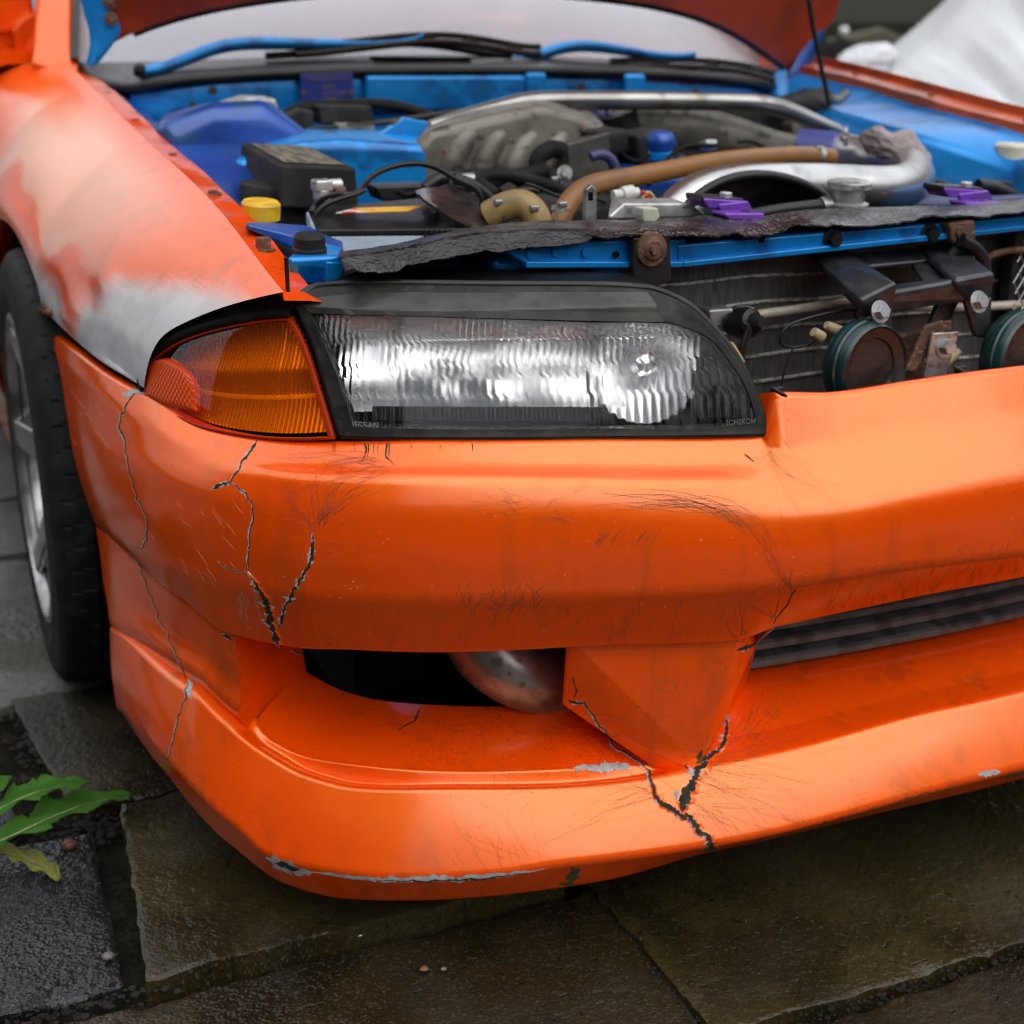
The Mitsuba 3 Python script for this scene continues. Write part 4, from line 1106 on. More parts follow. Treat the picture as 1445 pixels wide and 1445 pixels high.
part('alloy_panel', hull(np.vstack([PY(.30, (862, 306), (880, 290), (970, 290), (990, 303)), PY(.30, (884, 288), (966, 288))+[0, .03, 0], PY(.32, (862, 308), (990, 305))]), .003), 'mat_alu_dull', 25)
LK = part('lifting_eye', cat(blk([(826, 312), (828, 268), (834, 263), (840, 268), (840, 312)], .30, None, .305, .0015)), 'mat_steel', 25, label='small upright steel bracket with a slot')
add('slot', blk([(831, 282), (836, 282), (836, 272), (831, 272)], .2985, None, .300, .0008), 'mat_void', 20, parent=LK)
part('plug', blk([(908, 304), (908, 296), (926, 296), (928, 306), (922, 312), (910, 312)], .235, None, .25, .002), two(prin(rgb(.36, .36, .30), .5)), 25)
part('connector', cat(tube(PY(.42, (865, 276), (900, 272)), .0065), tube(PY(.42, (878, 275), (893, 272)), .0095)), two(prin(rgb(.5, .5, .47), .4)), 40)
part('red_wire', tube(PY(.41, (906, 270), (912, 276), (918, 284)), .0025), two(prin(rgb(.5, .03, .02), .4)), 40)
part('tan_wire', tube(PY(.41, (905, 284), (914, 272), (924, 284)), .0025), 'mat_tan', 40)
part('blue_tab', blk([(848, 322), (880, 317), (880, 322), (848, 326)], .25, None, .26, .001), two(prin(rgb(.05, .05, .28), .4)), 20)
scene['mat_purple'] = two(prin(grimy((.17, .05, .40), (.12, .04, .30), 50), .28, .5, clearcoat=.7))
for i, dx in enumerate((0, 339)):
    dy = -15 if i else 0; y = .27
    f = lambda *pts: [(a + dx * (1 if i == 0 else 1.0), b + dy) for a, b in pts]
    k = part('radiator_bracket', cat(blk(f((994, 282), (1052, 286), (1050, 292), (1000, 291)), y - .005, None, y + .03, .0022), blk(f((1015, 290), (1054, 286), (1064, 306), (1024, 306)), y - .008, None, y - .004, .0018), blk(f((1024, 303), (1076, 303), (1076, 309), (1030, 308)), y - .035, None, y - .008, .0018)),
             'mat_purple', 25, label=('purple anodised radiator bracket near the radiator cap', 'purple anodised radiator bracket at the far end of the radiator')[i])
    add('pad', blk(f((992, 283), (1046, 286), (1046, 282), (992, 279)), y - .004, None, y + .03, .002), 'mat_black', 25, parent=k)
    add('stud', cyl(P(1024 + dx, 280 + dy, y=y), (0, 0, 1), .007, .007), 'mat_alu_dull', 30, parent=k)
    add('nut', hexbolt(P(1051 + dx, 305 + dy, y=y - .022), (0, -.2, 1), .006, .006), 'mat_black', 30, parent=k)
# torn plastic cover over the core support
cu = [(478, 357), (520, 350), (560, 344), (640, 326), (720, 314), (780, 311), (840, 310), (960, 306), (1003, 303), (1060, 305), (1130, 296), (1250, 291), (1350, 287), (1445, 280), (1560, 270), (1700, 262)]
cm = [(480, 362), (520, 357), (560, 351), (640, 334), (720, 326), (780, 324), (840, 324), (900, 325), (1000, 324), (1060, 326), (1130, 313), (1250, 312), (1350, 302), (1445, 295), (1560, 285), (1700, 277)]
cb = [(486, 384), (540, 384), (572, 376), (604, 362), (700, 351), (780, 345), (830, 338), (880, 333), (1000, 330), (1050, 332), (1130, 318), (1235, 318), (1330, 306), (1445, 300), (1560, 290), (1700, 282)]
U_, M_, B_ = [spline(PY(y, *c), 260) for y, c in ((.275, cu), (.165, cm), (.150, cb))]
t = np.linspace(0, 1, 260)
rag = (meshkit.fbm(np.stack([t * 60, t * 0, t * 0], -1), 4, 21) - .5)
rag2 = (meshkit.fbm(np.stack([t * 26, t * 0 + 4, t * 0], -1), 3, 5) - .5)
B_[:, 2] += rag2 * .010 + np.maximum(rag, 0) * .008; B_[:, 1] += rag * .012 - .004
rows = [U_ + [0, .02, -.012], U_]
for k in np.linspace(.12, 1, 9):
    q = U_ * (1 - k) + M_ * k; q[:, 2] += .002 * np.sin(k * 3) + (meshkit.fbm(np.stack([t * 70, t * 0 + k * 3, t * 0], -1), 3, 2) - .5) * .002
    rows.append(q)
for k in np.linspace(.2, 1, 5):
    q = M_ * (1 - k) + B_ * k; q[:, 1] += (meshkit.fbm(np.stack([t * 50, t * 0 + k * 2, t * 0 + 8], -1), 3, 3) - .5) * .003; rows.append(q)
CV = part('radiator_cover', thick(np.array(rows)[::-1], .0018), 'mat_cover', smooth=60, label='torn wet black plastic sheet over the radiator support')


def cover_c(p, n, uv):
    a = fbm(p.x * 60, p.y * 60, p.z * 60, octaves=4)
    sp = smoothstep(.66, .74, noise(p.x * 640, p.y * 640, p.z * 640)) * smoothstep(-.42, -.28, p.x) * smoothstep(.36, .56, fbm(p.x * 22, p.y * 30, 1.0, octaves=2)) * smoothstep(.5, .8, dr.abs(n.z))  # white specks paint the glints of water drops into the black
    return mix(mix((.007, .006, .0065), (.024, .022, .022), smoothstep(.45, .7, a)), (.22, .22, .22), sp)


def cover_b(p, n, uv):
    return smoothstep(.50, .62, noise(p.x * 330, p.y * 330, p.z * 330)) * .0006 + fbm(p.x * 60, p.y * 60, p.z * 60, octaves=2) * .0007


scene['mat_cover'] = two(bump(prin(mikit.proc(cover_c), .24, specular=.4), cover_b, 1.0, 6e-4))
# blue core support
CS = part('core_support', cat(blk([(958, 348), (958, 371), (1200, 345), (1445, 320), (1760, 288), (1760, 282), (1445, 314)], .165, None, .215, .003), blk([(705, 346), (748, 372), (890, 371), (962, 368), (962, 340), (720, 350)], .168, None, .225, .004)), 'mat_blue', 25, label='bright blue painted radiator support beam')
add('lip', cat(blk([(744, 371), (890, 371), (966, 371), (966, 375), (890, 376), (744, 376)], .158, None, .17, .0015), blk([(966, 371), (1200, 345), (1445, 320), (1445, 323.5), (1200, 349), (966, 375)], .156, None, .17, .0015)), 'mat_blue', 25, parent=CS)
for px, py in ((1175, 337), (1312, 330)):
    add('bolt', cat(hexbolt(P(px, py, y=.160), (0, -1, 0), .0085, .009, 1.35)), 'mat_black', 30, parent=CS)
for px, py in ((1075, 338), (750, 358), (786, 355), (828, 356), (869, 359)):
    add('hole', cyl(P(px, py, y=.1615), (0, -1, 0), .0035 if px in (1075, 869) else .0055, .0012), 'mat_void' if px in (1075, 869) else 'mat_blue', 30, parent=CS)
part('support_leg', blk([(700, 372), (720, 395), (860, 402), (865, 376), (740, 372)], .20, None, .23, .006), 'mat_blue', 30)
part('support_leg', blk([(838, 376), (867, 376), (867, 400), (850, 402)], .175, None, .20, .004), 'mat_blue', 30)
o = P(838, 391, y=.178)
part('drain_hole', lathe([(0, 0), (.0165, .001), (.019, .002), (.020, -.002)], o, (-.1, -1, .3), 30), 'mat_void', 40)
part('lower_panel', blk([(560, 390), (600, 368), (700, 356), (865, 392), (865, 420), (560, 420)], .26, None, .30, .01), two(prin(grimy((.0, .045, .13), (.003, .03, .09), 20), .4, .3)), 30)
part('dark_panel', box((-.46, .33, .58), (.30, .02, .20), .004), 'mat_black_matt', 30)
RBt = part('rubber_mount', blk([(895, 338), (941, 336), (943, 394), (926, 400), (910, 400), (896, 392)], .150, None, .158, .003), 'mat_black', 25, label='rusty round bush on a black bracket at the support beam')
add('bush', cat(lathe([(0, .010), (.009, .010), (.012, .007), (.0165, .006), (.0175, .003), (.0175, 0)], P(917, 351, y=.149), (0, -1, 0), 30), hexbolt(P(921, 353, y=.140), (0, -1, .1), .005, .006)), 'mat_rust', 30, parent=RBt)
LBt = part('stay_bracket', blk([(1341, 318), (1371, 314), (1372, 336), (1345, 340)], .150, None, .158, .003), 'mat_rust', 25)
add('bolt', hexbolt(P(1353, 327, y=.149), (0, -1, 0), .007, .006), 'mat_rust', 30, parent=LBt)
hose(.14, [(1356, 338), (1370, 346), (1384, 360), (1389, 378), (1386, 400)], .0075, 'mat_black', 'stay_pipe')
part('stay_pipe', tube(PY(.15, (1340, 362), (1356, 350), (1374, 352), (1384, 362)), [.004, .008, .009, .005]), 'mat_black_matt', 60)


# ------------------------------------------------------------------ condenser, latch stay, horns
def fins_c(p, n, uv):
    a = noise(p.x * 900, p.z * 60, p.y * 20)
    b = fbm(p.x * 14, p.z * 14, p.y, octaves=4)
    return mix(mix((.018, .018, .018), (.17, .169, .165), a), (.05, .045, .038), .6 * smoothstep(.4, .7, b))


def fins_b(p, n, uv):
    return noise(p.x * 1000 + fbm(p.x * 40, p.z * 40) * 4, p.z * 30, 0) * .0012


scene['mat_fins'] = two(bump(prin(mikit.proc(fins_c), .55, .3), fins_b, 1.0, 4e-4))
scene['mat_tube'] = two(prin(grimy((.45, .44, .41), (.16, .15, .13), 130, c2=(.06, .055, .045)), .45, .3))
CD = part('condenser', box((.02, .232, .53), (.70, .018, .31), .002), 'mat_fins', 20, label='dusty dark finned condenser behind the bumper')
for k in range(10):
    z = .405 + .0295 * k
    q = np.array([[x, .2215, z + .0012 * math.sin(x * 40 + k)] for x in np.linspace(-.33, .37, 40)])
    add('flat_tube', tube(q, .0024, n=40, smooth=False, sides=8), 'mat_tube', 50, parent=CD)
add('header', box((-.345, .228, .53), (.02, .022, .31), .004), 'mat_alu_dull', 30, parent=CD)
# oil cooler with diamond mesh on the right
OC = part('oil_cooler', box((.245, .20, .60), (.13, .02, .17), .003), 'mat_black_matt', 20)
add('frame', tube(PY(.175, (1392, 366), (1400, 360), (1470, 352)), .004), 'mat_rust', 40, parent=OC)
ms = []
for i in range(-8, 16):
    x0 = .175 + i * .0125
    for sl in (1, -1):
        a, b = np.array([x0, .185, .53]), np.array([x0 + sl * .085, .185, .665])
        if sl < 0:
            a, b = a + [.085, 0, 0], b + [.085, 0, 0]
        c = np.array([a + (b - a) * s_ for s_ in np.linspace(0, 1, 12)]); c = c[(c[:, 0] > .178) & (c[:, 0] < .31)]
        if len(c) > 1:
            ms.append(tube(c, .0009, smooth=False, n=len(c), sides=5))
add('mesh', cat(*ms), 'mat_steel', 40, parent=OC, kind='stuff', label='diamond wire mesh')
# beige pipe with sensor
part('refrigerant_pipe', tube(np.vstack([P(1056, 447, y=.185), P(1090, 441, y=.185), P(1140, 434, y=.185), P(1190, 424, y=.185), P(1220, 424, y=.19), P(1270, 431, y=.19), P(1340, 434, y=.19), P(1400, 432, y=.19), P(1480, 426, y=.19)]), .0052, n=60), two(prin(grimy((.42, .38, .31), (.26, .23, .18), 40), .5, .2)), 60, label='beige metal pipe across the condenser')
part('pipe_block', cat(blk([(1002, 440), (1030, 438), (1032, 456), (1006, 458)], .18, None, .20, .003), blk([(1050, 438), (1062, 436), (1064, 450), (1052, 452)], .175, None, .195, .002)), 'mat_alu_dull', 25)
SN = part('pressure_switch', lathe([(0, .03), (.008, .030), (.010, .024), (.015, .022), (.0165, .014), (.0165, .004), (.012, 0), (.012, -.01)], P(1040, 456, y=.165), (.25, -1, .2), 26), 'mat_black', 30)
add('cap', lathe([(0, .036), (.006, .036), (.009, .030), (.009, .022)], P(1040, 456, y=.165), (.25, -1, .2), 20), 'mat_rubber', 30, parent=SN)
hose(.13, [(1047, 456), (1054, 462), (1050, 478), (1046, 505)], .0026, 'mat_black', 'wire')
hose(.13, [(1050, 456), (1058, 466), (1054, 482), (1049, 508)], .0022, 'mat_black', 'wire')
part('wire_sleeve', tube(PY(.10, (1030, 486), (1046, 512)), .0042), 'mat_tan', 40)
hose(.11, [(1226, 438), (1180, 440), (1130, 452), (1106, 466), (1102, 484), (1120, 490), (1144, 484), (1158, 470), (1166, 462)], .0016, 'mat_black', 'wire', sides=8)
hose(.12, [(1212, 452), (1206, 440), (1216, 434)], .0014, 'mat_black', 'wire', sides=8)
hose(.10, [(1102, 548), (1108, 520), (1120, 490)], .0012, 'mat_black', 'wire', sides=8)
# hood latch stay: pressed steel frame with an opening, two legs
LS_ = part('latch_stay', cat(
    hull(np.vstack([PY(.20, (1146, 360), (1186, 356)), PY(.075, (1216, 424), (1258, 404)), PY(.085, (1222, 440), (1252, 440))]), .005),
    hull(np.vstack([PY(.20, (1300, 352), (1340, 346)), PY(.075, (1350, 398), (1396, 390)), PY(.085, (1360, 418), (1392, 414))]), .005),
    hull(np.vstack([PY(.195, (1170, 364), (1320, 352)), PY(.165, (1188, 380), (1330, 366))]), .003),
    hull(np.vstack([PY(.080, (1244, 424), (1262, 414), (1350, 402), (1366, 396)), PY(.085, (1246, 436), (1360, 420)), PY(.115, (1236, 410), (1345, 396))]), .004),
    hull(np.vstack([PY(.165, (1180, 384), (1224, 384)), PY(.11, (1230, 410), (1256, 402))]), .003),
    hull(np.vstack([PY(.165, (1290, 376), (1346, 368)), PY(.11, (1308, 402), (1360, 394))]), .003)), 'mat_stay', 25, label='black steel hood latch stay with an oblong opening')
scene['mat_stay'] = two(prin(grimy((.020, .021, .024), (.04, .041, .045), 40), .26, .3, clearcoat=.4))
for px, py in ((1242, 440), (1381, 426)):
    add('bolt', cat(hexbolt(P(px, py, y=.065), (.1, -1, .3), .008, .008, 1.5)), 'mat_steel', 30, parent=LS_)
add('leg', hull(np.vstack([PY(.09, (1232, 440), (1252, 448)), PY(.09, (1246, 496), (1262, 496))]), .004), 'mat_stay', 25, parent=LS_)
add('leg', hull(np.vstack([PY(.09, (1362, 420), (1394, 424)), PY(.09, (1376, 470), (1390, 472))]), .004), 'mat_stay', 25, parent=LS_)
add('leg', hull(np.vstack([PY(.11, (1330, 418), (1350, 416)), PY(.11, (1316, 452), (1330, 462))]), .005), 'mat_stay', 25, parent=LS_)
RBk = part('rusty_bracket', cat(hull(np.vstack([PY(.11, (1254, 478), (1300, 470), (1296, 530), (1260, 534))]), .006), hull(np.vstack([PY(.08, (1306, 462), (1326, 456), (1328, 470), (1290, 520), (1280, 520))]), .003), hull(PY(.082, (1322, 456), (1340, 454), (1340, 464), (1324, 468)), .002)), 'mat_rust', 25, label='rust brown bracket between the two horns')
SPl = part('steel_strap', hull(np.vstack([PY(.072, (1316, 472), (1350, 470), (1344, 484), (1330, 536), (1303, 540))]), .002), 'mat_strap', 25, label='bare steel strap bolted between the horns')
scene['mat_strap'] = two(prin(grimy((.42, .42, .42), (.30, .29, .28), 50, c2=(.22, .20, .18)), .38, .8))
add('bolt', hexbolt(P(1334, 489, y=.070), (0, -1, .1), .0085, .009, 1.5), 'mat_strap', 30, parent=SPl)
scene['mat_teal'] = two(prin(grimy((.003, .026, .028), (.004, .018, .020), 40, c2=(.008, .020, .020)), .30, clearcoat=.3))
scene['mat_horn'] = two(prin(grimy((.016, .011, .009), (.009, .009, .009), 45, c2=(.035, .016, .010)), .4))
for i, (px, py, R) in enumerate(((1214, 516, .049), (1432, 504, .052))):
    o = P(px, py, y=.075); ax = np.array([.16, -.98, .05])
    H = part('horn', lathe([(0, -.012), (R * .7, -.012), (R * .94, -.008), (R, -.003), (R, .004), (R * .985, .0055), (R * 1.02, .0065), (R * 1.02, .0105), (R * .98, .012), (R * .98, .016), (R * .94, .020), (R * .86, .0215)], o, ax, 48), 'mat_teal', 40,
             label=('dark teal disc horn with rusty face, left of the steel strap', 'dark teal disc horn cut off at the right edge')[i])
    add('face', lathe([(R * .88, .0215), (R * .80, .0195), (R * .64, .0180), (R * .61, .0155), (R * .45, .0150), (R * .2, .016), (0, .0165)], o, ax, 48), 'mat_horn', 40, parent=H)
    add('rim', lathe([(R * .85, .0208), (R * .89, .0235), (R * .94, .0205)], o, ax, 48), 'mat_teal', 40, parent=H)
part('connector', cat(tube(PY(.10, (1186, 470), (1166, 458)), [.0075, .006, .004]), tube(PY(.10, (1160, 476), (1148, 468)), [.006, .005])), two(prin(rgb(.34, .27, .16), .5)), 40)
part('connector', tube(PY(.10, (1330, 512), (1346, 500), (1352, 494)), [.007, .006, .005]), two(prin(rgb(.34, .27, .16), .5)), 40)
for px, py in ((1104, 556), (1362, 526)):
    part('panel_clip', cat(hull(np.vstack([PY(.005, (px - 14, py - 8), (px - 2, py - 2)), PY(-.004, (px, py), (px + 5, py + 4))]), .002), box(P(px - 8, py - 5, y=.008), (.012, .006, .008), .002)), 'mat_black', 25)
# pipe seen in the brake duct
part('duct_pipe', tube(np.vstack([P(672, 880, y=.17), P(700, 925, y=.16), P(742, 950, y=.15), P(790, 955, y=.16), P(850, 940, y=.20)]), .040, n=40, sides=26), 'mat_pipe_dirty', 60, label='dirty alloy pipe visible inside the brake duct')
scene['mat_pipe_dirty'] = two(prin(grimy((.34, .33, .32), (.20, .19, .18), 25, c2=(.14, .12, .09)), .3, .7))


# ------------------------------------------------------------------ small fittings of the engine bay
for i, (a, b, y, r) in enumerate((((700, 300), (706, 297), .435, .0185), ((792, 300), (794, 293), .425, .0145), ((1150, 220), (1158, 220), .64, .0145), ((752, 308), (755, 316), .41, .018), ((1186, 217), (1196, 219), .81, .0325), ((1135, 214), (1143, 215), .85, .0325),
                                  ((858, 270), (862, 276), .60, .0105), ((722, 291), (726, 296), .575, .013), ((780, 262), (784, 268), .675, .0135))):
    k = part('hose_clamp', tube(PY(y, a, b), r, n=3, sides=22, cap=False), 'mat_steel', 50)
    add('screw', box(P((a[0] + b[0]) / 2, a[1] - r * FPX / (y + 1.2) * .6, y=y - r * .75), (.010, .008, .007), .0015), 'mat_steel', 25, parent=k)
for px, py, y in ((630, 214, .79), (700, 182, .80), (770, 172, .80), (822, 184, .79), (660, 262, .79), (742, 276, .79)):
    part('plenum_bolt', hexbolt(P(px, py, y=y), (0, -.9, .5), .0065, .007), 'mat_rust' if px % 4 else 'mat_steel', 30)
R2_ = np.random.default_rng(23)
for i, (x0, y0, x1, y1, y) in enumerate(((900, 240, 1010, 205, .62), (640, 290, 760, 270, .55), (860, 250, 905, 262, .58), (1040, 200, 1150, 238, .9), (560, 268, 640, 300, .5), (420, 200, 520, 190, .98), (1210, 262, 1300, 282, .6), (740, 260, 850, 286, .52), (880, 214, 1000, 220, .66), (1180, 180, 1230, 150, 1.1), (1290, 262, 1420, 262, .62))):
    t = np.linspace(0, 1, 5); sag = R2_.uniform(-16, 16, 5) * np.sin(np.pi * t)
    pts = [(x0 + (x1 - x0) * a + R2_.normal(0, 4), y0 + (y1 - y0) * a + s_) for a, s_ in zip(t, sag)]
    hose(y, pts, R2_.uniform(.002, .0045), 'mat_black' if i % 4 else 'mat_rubber', 'wire', sides=8)
for px, py, y in ((650, 268, .53), (716, 270, .56), (880, 250, .58), (1000, 205, .66), (1120, 232, .7), (610, 276, .5)):
    part('connector', box(P(px, py, y=y), (.022, .016, .014), .003, (R2_.uniform(-30, 30), R2_.uniform(-20, 20), R2_.uniform(0, 90))), 'mat_black_matt' if px != 1000 else 'mat_alu_dull', 25)
for px, py in ((300, 128), (560, 150), (820, 122), (980, 130), (272, 150)):
    part('grommet', cyl(P(px, py, y=1.266), (0, -1, .1), .007, .003), 'mat_black', 30)
for yy in (.30, .52, .74, .98, 1.2):
    part('fender_bolt', hexbolt(np.array([.676, yy, YC(yy) - .016]), (0, 0, 1), .007, .006), 'mat_rust', 30)
    if yy > .5:
        part('fender_bolt', hexbolt(np.array([-.676, yy, YC(yy) - .016]), (0, 0, 1), .006, .004), 'mat_rust', 30)
# screws and tie at the rear corner of the right front bumper
part('zip_tie', tube(PY(.70, (66, 442), (88, 438), (112, 432)), [.004, .0035, .002], sides=8), 'mat_rust', 60, label='brown zip tie sticking out at the fender corner')
for px, py in ((66, 436), (76, 432), (58, 500)):
    part('fender_screw', cat(hexbolt(P(px, py, y=.745), (-.5, -1, 0), .006, .007), cyl(P(px, py, y=.75), (-.5, -1, 0), .009, .004)), 'mat_rust', 30)
part('fender_gap', hull(np.vstack([PY(.66, (84, 468), (92, 470)), PY(.42, (176, 540), (196, 548)), PY(.50, (140, 520))]) + [.012, 0, -.004], .004), 'mat_void', 30)


# ------------------------------------------------------------------ cracks, chips and dirt on the bumper
class Skin:
    """Finds the point of a mesh that the photograph's pixel shows."""

    def __init__(self, mesh):
        v, f = np.asarray(mesh.vertices), np.asarray(mesh.faces)
        d = (v - CAM) @ FWD; uvp = np.stack([HALF + FPX * ((v - CAM) @ RGT) / d, HALF - FPX * ((v - CAM) @ UPV) / d], -1)
        self.v, self.f, self.n = v, f, mesh.vertex_normals
        t = uvp[f]; lo, hi = t.min(1), t.max(1)
        ok = np.where((hi[:, 0] > -200) & (lo[:, 0] < 1700) & (hi[:, 1] > -200) & (lo[:, 1] < 1700) & (np.ptp(t, axis=1).max(1) < 300))[0]
        self.cells, self.t = {}, t
        for i in ok:
            for a in range(int(lo[i, 0] // 12), int(hi[i, 0] // 12) + 1):
                for b in range(int(lo[i, 1] // 12), int(hi[i, 1] // 12) + 1):
                    self.cells.setdefault((a, b), []).append(i)

    def hit(self, px, py):
        c = self.cells.get((int(px // 12), int(py // 12)))
        if not c:
            return None
        c = np.array(c); r = ray(px, py)
        A, Bq, C = self.v[self.f[c, 0]], self.v[self.f[c, 1]], self.v[self.f[c, 2]]
        e1, e2 = Bq - A, C - A; h = np.cross(r, e2); a = (e1 * h).sum(1); a = np.where(np.abs(a) < 1e-14, 1e-14, a)
        s = CAM - A; u = (s * h).sum(1) / a; q = np.cross(s, e1); w = (q @ r) / a; t = (e2 * q).sum(1) / a
        ok = np.where((u >= -1e-6) & (w >= -1e-6) & (u + w <= 1 + 1e-6) & (t > 0))[0]
        if not len(ok):
            return None
        k = ok[np.argmin(t[ok])]; n = self.n[self.f[c[k]]]; n = n[0] * (1 - u[k] - w[k]) + n[1] * u[k] + n[2] * w[k]
        n = n / np.linalg.norm(n)
        return CAM + r * t[k], n if n @ r < 0 else -n


skin = Skin(cat(bump_mesh, dv))


def ribbon(pts, width, lift=.0004, jag=.35, seed=0, step=4., smooth=True, taper=True):
    """A strip along the pixels, lying on the bumper; width in metres."""
    pts = np.asarray(pts, float)
    L = np.linalg.norm(np.diff(pts, axis=0), axis=1).sum(); n = max(3, int(L / step))
    if smooth and len(pts) > 2:
        q = spline(pts, n)
    else:
        s = np.r_[0, np.cumsum(np.linalg.norm(np.diff(pts, axis=0), axis=1))]; k = np.linspace(0, s[-1], n); q = np.stack([np.interp(k, s, pts[:, i]) for i in (0, 1)], -1)
    r = np.random.default_rng(seed)
    hits = [(skin.hit(*p), i) for i, p in enumerate(q)]
    hits = [(h[0], h[1], i) for h, i in hits if h is not None]
    if len(hits) < 2:
        return None
    P3, N3 = np.array([h[0] for h in hits]), np.array([h[1] for h in hits]); t = np.array([h[2] for h in hits]) / (n - 1)
    tg = np.gradient(P3, axis=0); tg /= np.linalg.norm(tg, axis=1, keepdims=True) + 1e-12
    sd = np.cross(N3, tg); sd /= np.linalg.norm(sd, axis=1, keepdims=True) + 1e-12
    w = np.interp(t, np.linspace(0, 1, len(np.atleast_1d(width))), np.atleast_1d(width)) / 2
    if taper:
        w = w * np.clip(np.minimum(t, 1 - t) * 9 + .25, 0, 1)
    a, b = w * (1 + jag * r.normal(size=len(w))), w * (1 + jag * r.normal(size=len(w)))
    V = np.stack([P3 + sd * a[:, None] + N3 * lift * .3, P3 + N3 * lift, P3 - sd * b[:, None] + N3 * lift * .3])
    return grid(V)


def wander(pts, amp, seed, step=7.):
    """The pixel path broken into small jagged steps."""
    pts = np.asarray(pts, float); s = np.r_[0, np.cumsum(np.linalg.norm(np.diff(pts, axis=0), axis=1))]
    n = max(3, int(s[-1] / step)); k = np.linspace(0, s[-1], n); q = np.stack([np.interp(k, s, pts[:, i]) for i in (0, 1)], -1)
    r = np.random.default_rng(seed); q[1:-1] += r.normal(0, amp, (n - 2, 2))
    return q


BP = 'car__front_bumper'
R0_ = np.random.default_rng(77)
CRACKS = [  # pixels, black width, grey chipped border, label
    ([(190, 556), (180, 567), (172, 585), (171, 606), (176, 618), (178, 640), (184, 665), (190, 690), (197, 710), (204, 728), (209, 745), (207, 762), (203, 775), (190, 772)], (.0022, .0030, .0018, .0012, .0010, .0014), .0042, 'long grey-edged crack down the corner of the bumper'),
    ([(188, 783), (198, 800), (207, 825), (215, 845), (228, 880), (240, 905), (252, 930), (262, 955)], (.0006, .0008, .0005), .0014, None),
    ([(266, 962), (262, 978), (255, 1000), (247, 1030), (240, 1060), (235, 1072)], (.0014, .0016, .001), .0020, None),
    ([(362, 622), (352, 640), (340, 658), (325, 680)], (.0030, .0024, .0014), .0042, None),
    ([(300, 690), (311, 684), (326, 681)], (.0022, .0030, .0022), .0060, None),
    ([(326, 681), (345, 695), (357, 712), (358, 735), (352, 757), (353, 780), (350, 806)], (.0016, .0012, .0014, .0010), .0042, None),
    ([(312, 796), (330, 804), (350, 806)], (.0008, .0008), .0036, None),
    ([(350, 806), (362, 825), (375, 845), (384, 870), (388, 890), (396, 913)], (.0012, .0050, .0085, .0095, .0080, .0065), .0110, 'wide black split at the lower edge of the bumper'),
    ([(443, 750), (446, 768), (437, 790), (428, 812), (415, 835), (403, 858), (392, 886)], (.0014, .0030, .0024, .0026, .0030, .0030), .0044, None),
    ([(1040, 916), (1058, 912), (1074, 902), (1086, 888), (1100, 880)], (.0060, .0040, .0050, .0016), .0055, None),
    ([(1092, 880), (1102, 866), (1112, 848), (1124, 832)], (.0012, .0016, .0018, .0022), .0, None),
    ([(808, 955), (813, 972), (810, 985)], (.0010, .0014), .0, None),
    ([(800, 988), (820, 991), (835, 1005), (850, 1025), (862, 1045), (867, 1056), (884, 1066), (902, 1076), (911, 1084)], (.0034, .0018, .0016, .0022, .0020), .0032, None),
    ([(911, 1084), (915, 1100), (925, 1125), (942, 1141), (958, 1150), (972, 1156)], (.0024, .0030, .0040, .0050, .0040), .0052, None),
    ([(1031, 1008), (1026, 1030), (1018, 1050), (1002, 1068), (986, 1084), (978, 1100), (968, 1122), (962, 1146)], (.0016, .0032, .0042, .0060, .0085, .0075, .0110, .0090), .0095, 'broad black split running down to the bumper lip'),
    ([(962, 1146), (978, 1160), (995, 1178), (1010, 1200)], (.0070, .0055, .0050, .0075), .0080, None),
    ([(592, 1000), (587, 1014), (574, 1022), (561, 1032)], (.0014, .0024, .0020, .0008), .0, None),
    ([(1050, 641), (1056, 646), (1064, 652)], (.0010, .0026, .0008), .0, None),
    ([(312, 896), (320, 899), (328, 903)], (.0024, .0034, .0014), .0046, None),
    ([(410, 917), (420, 921), (434, 921)], (.0010, .0014), .0040, None),
]
for i, (pts, w, g, lb) in enumerate(CRACKS):
    q = wander(pts, 1.7, i)
    if g:
        wg = np.maximum(np.asarray(w) * 1.08 + .0006, g * .46)
        m = ribbon(q + [-1.0, .3], wg, .0005, .55, 100 + i, 3., False)
        add('chipped_edge', m, 'mat_primer', 60, parent=BP)
    if max(w) > .0045:
        lp = []
        for sgn in (-1, 1):
            h = ribbon(q, np.asarray(w) * .9, .0009, .3, i, 3., False)
            V = np.asarray(h.vertices).reshape(3, -1, 3); e = V[0] if sgn < 0 else V[2]; c = V[1]
            out = e + (e - c) * 1.0 + (e - c) / (np.linalg.norm(e - c, axis=1, keepdims=True) + 1e-9) * .003
            N_ = np.cross(np.gradient(c, axis=0), V[0] - V[2]); N_ /= np.linalg.norm(N_, axis=1, keepdims=True) + 1e-12; N_ *= np.sign(-(N_ @ FWD))[:, None]
            up = (.0003 + .0009 * np.random.default_rng(i + 9).random(len(c)))[:, None] * (1 if sgn < 0 else .5)
            lp.append(grid(np.stack([e + N_ * up, (e + out) / 2 + N_ * up * .5, out - N_ * .0002])))
        add('lifted_paint', cat(*lp), 'mat_orange', 60, parent=BP)
    m = ribbon(q, w, .0009, .40, i, 3., False)
    add('crack', m, 'mat_crack', 60, parent=BP, label=lb)
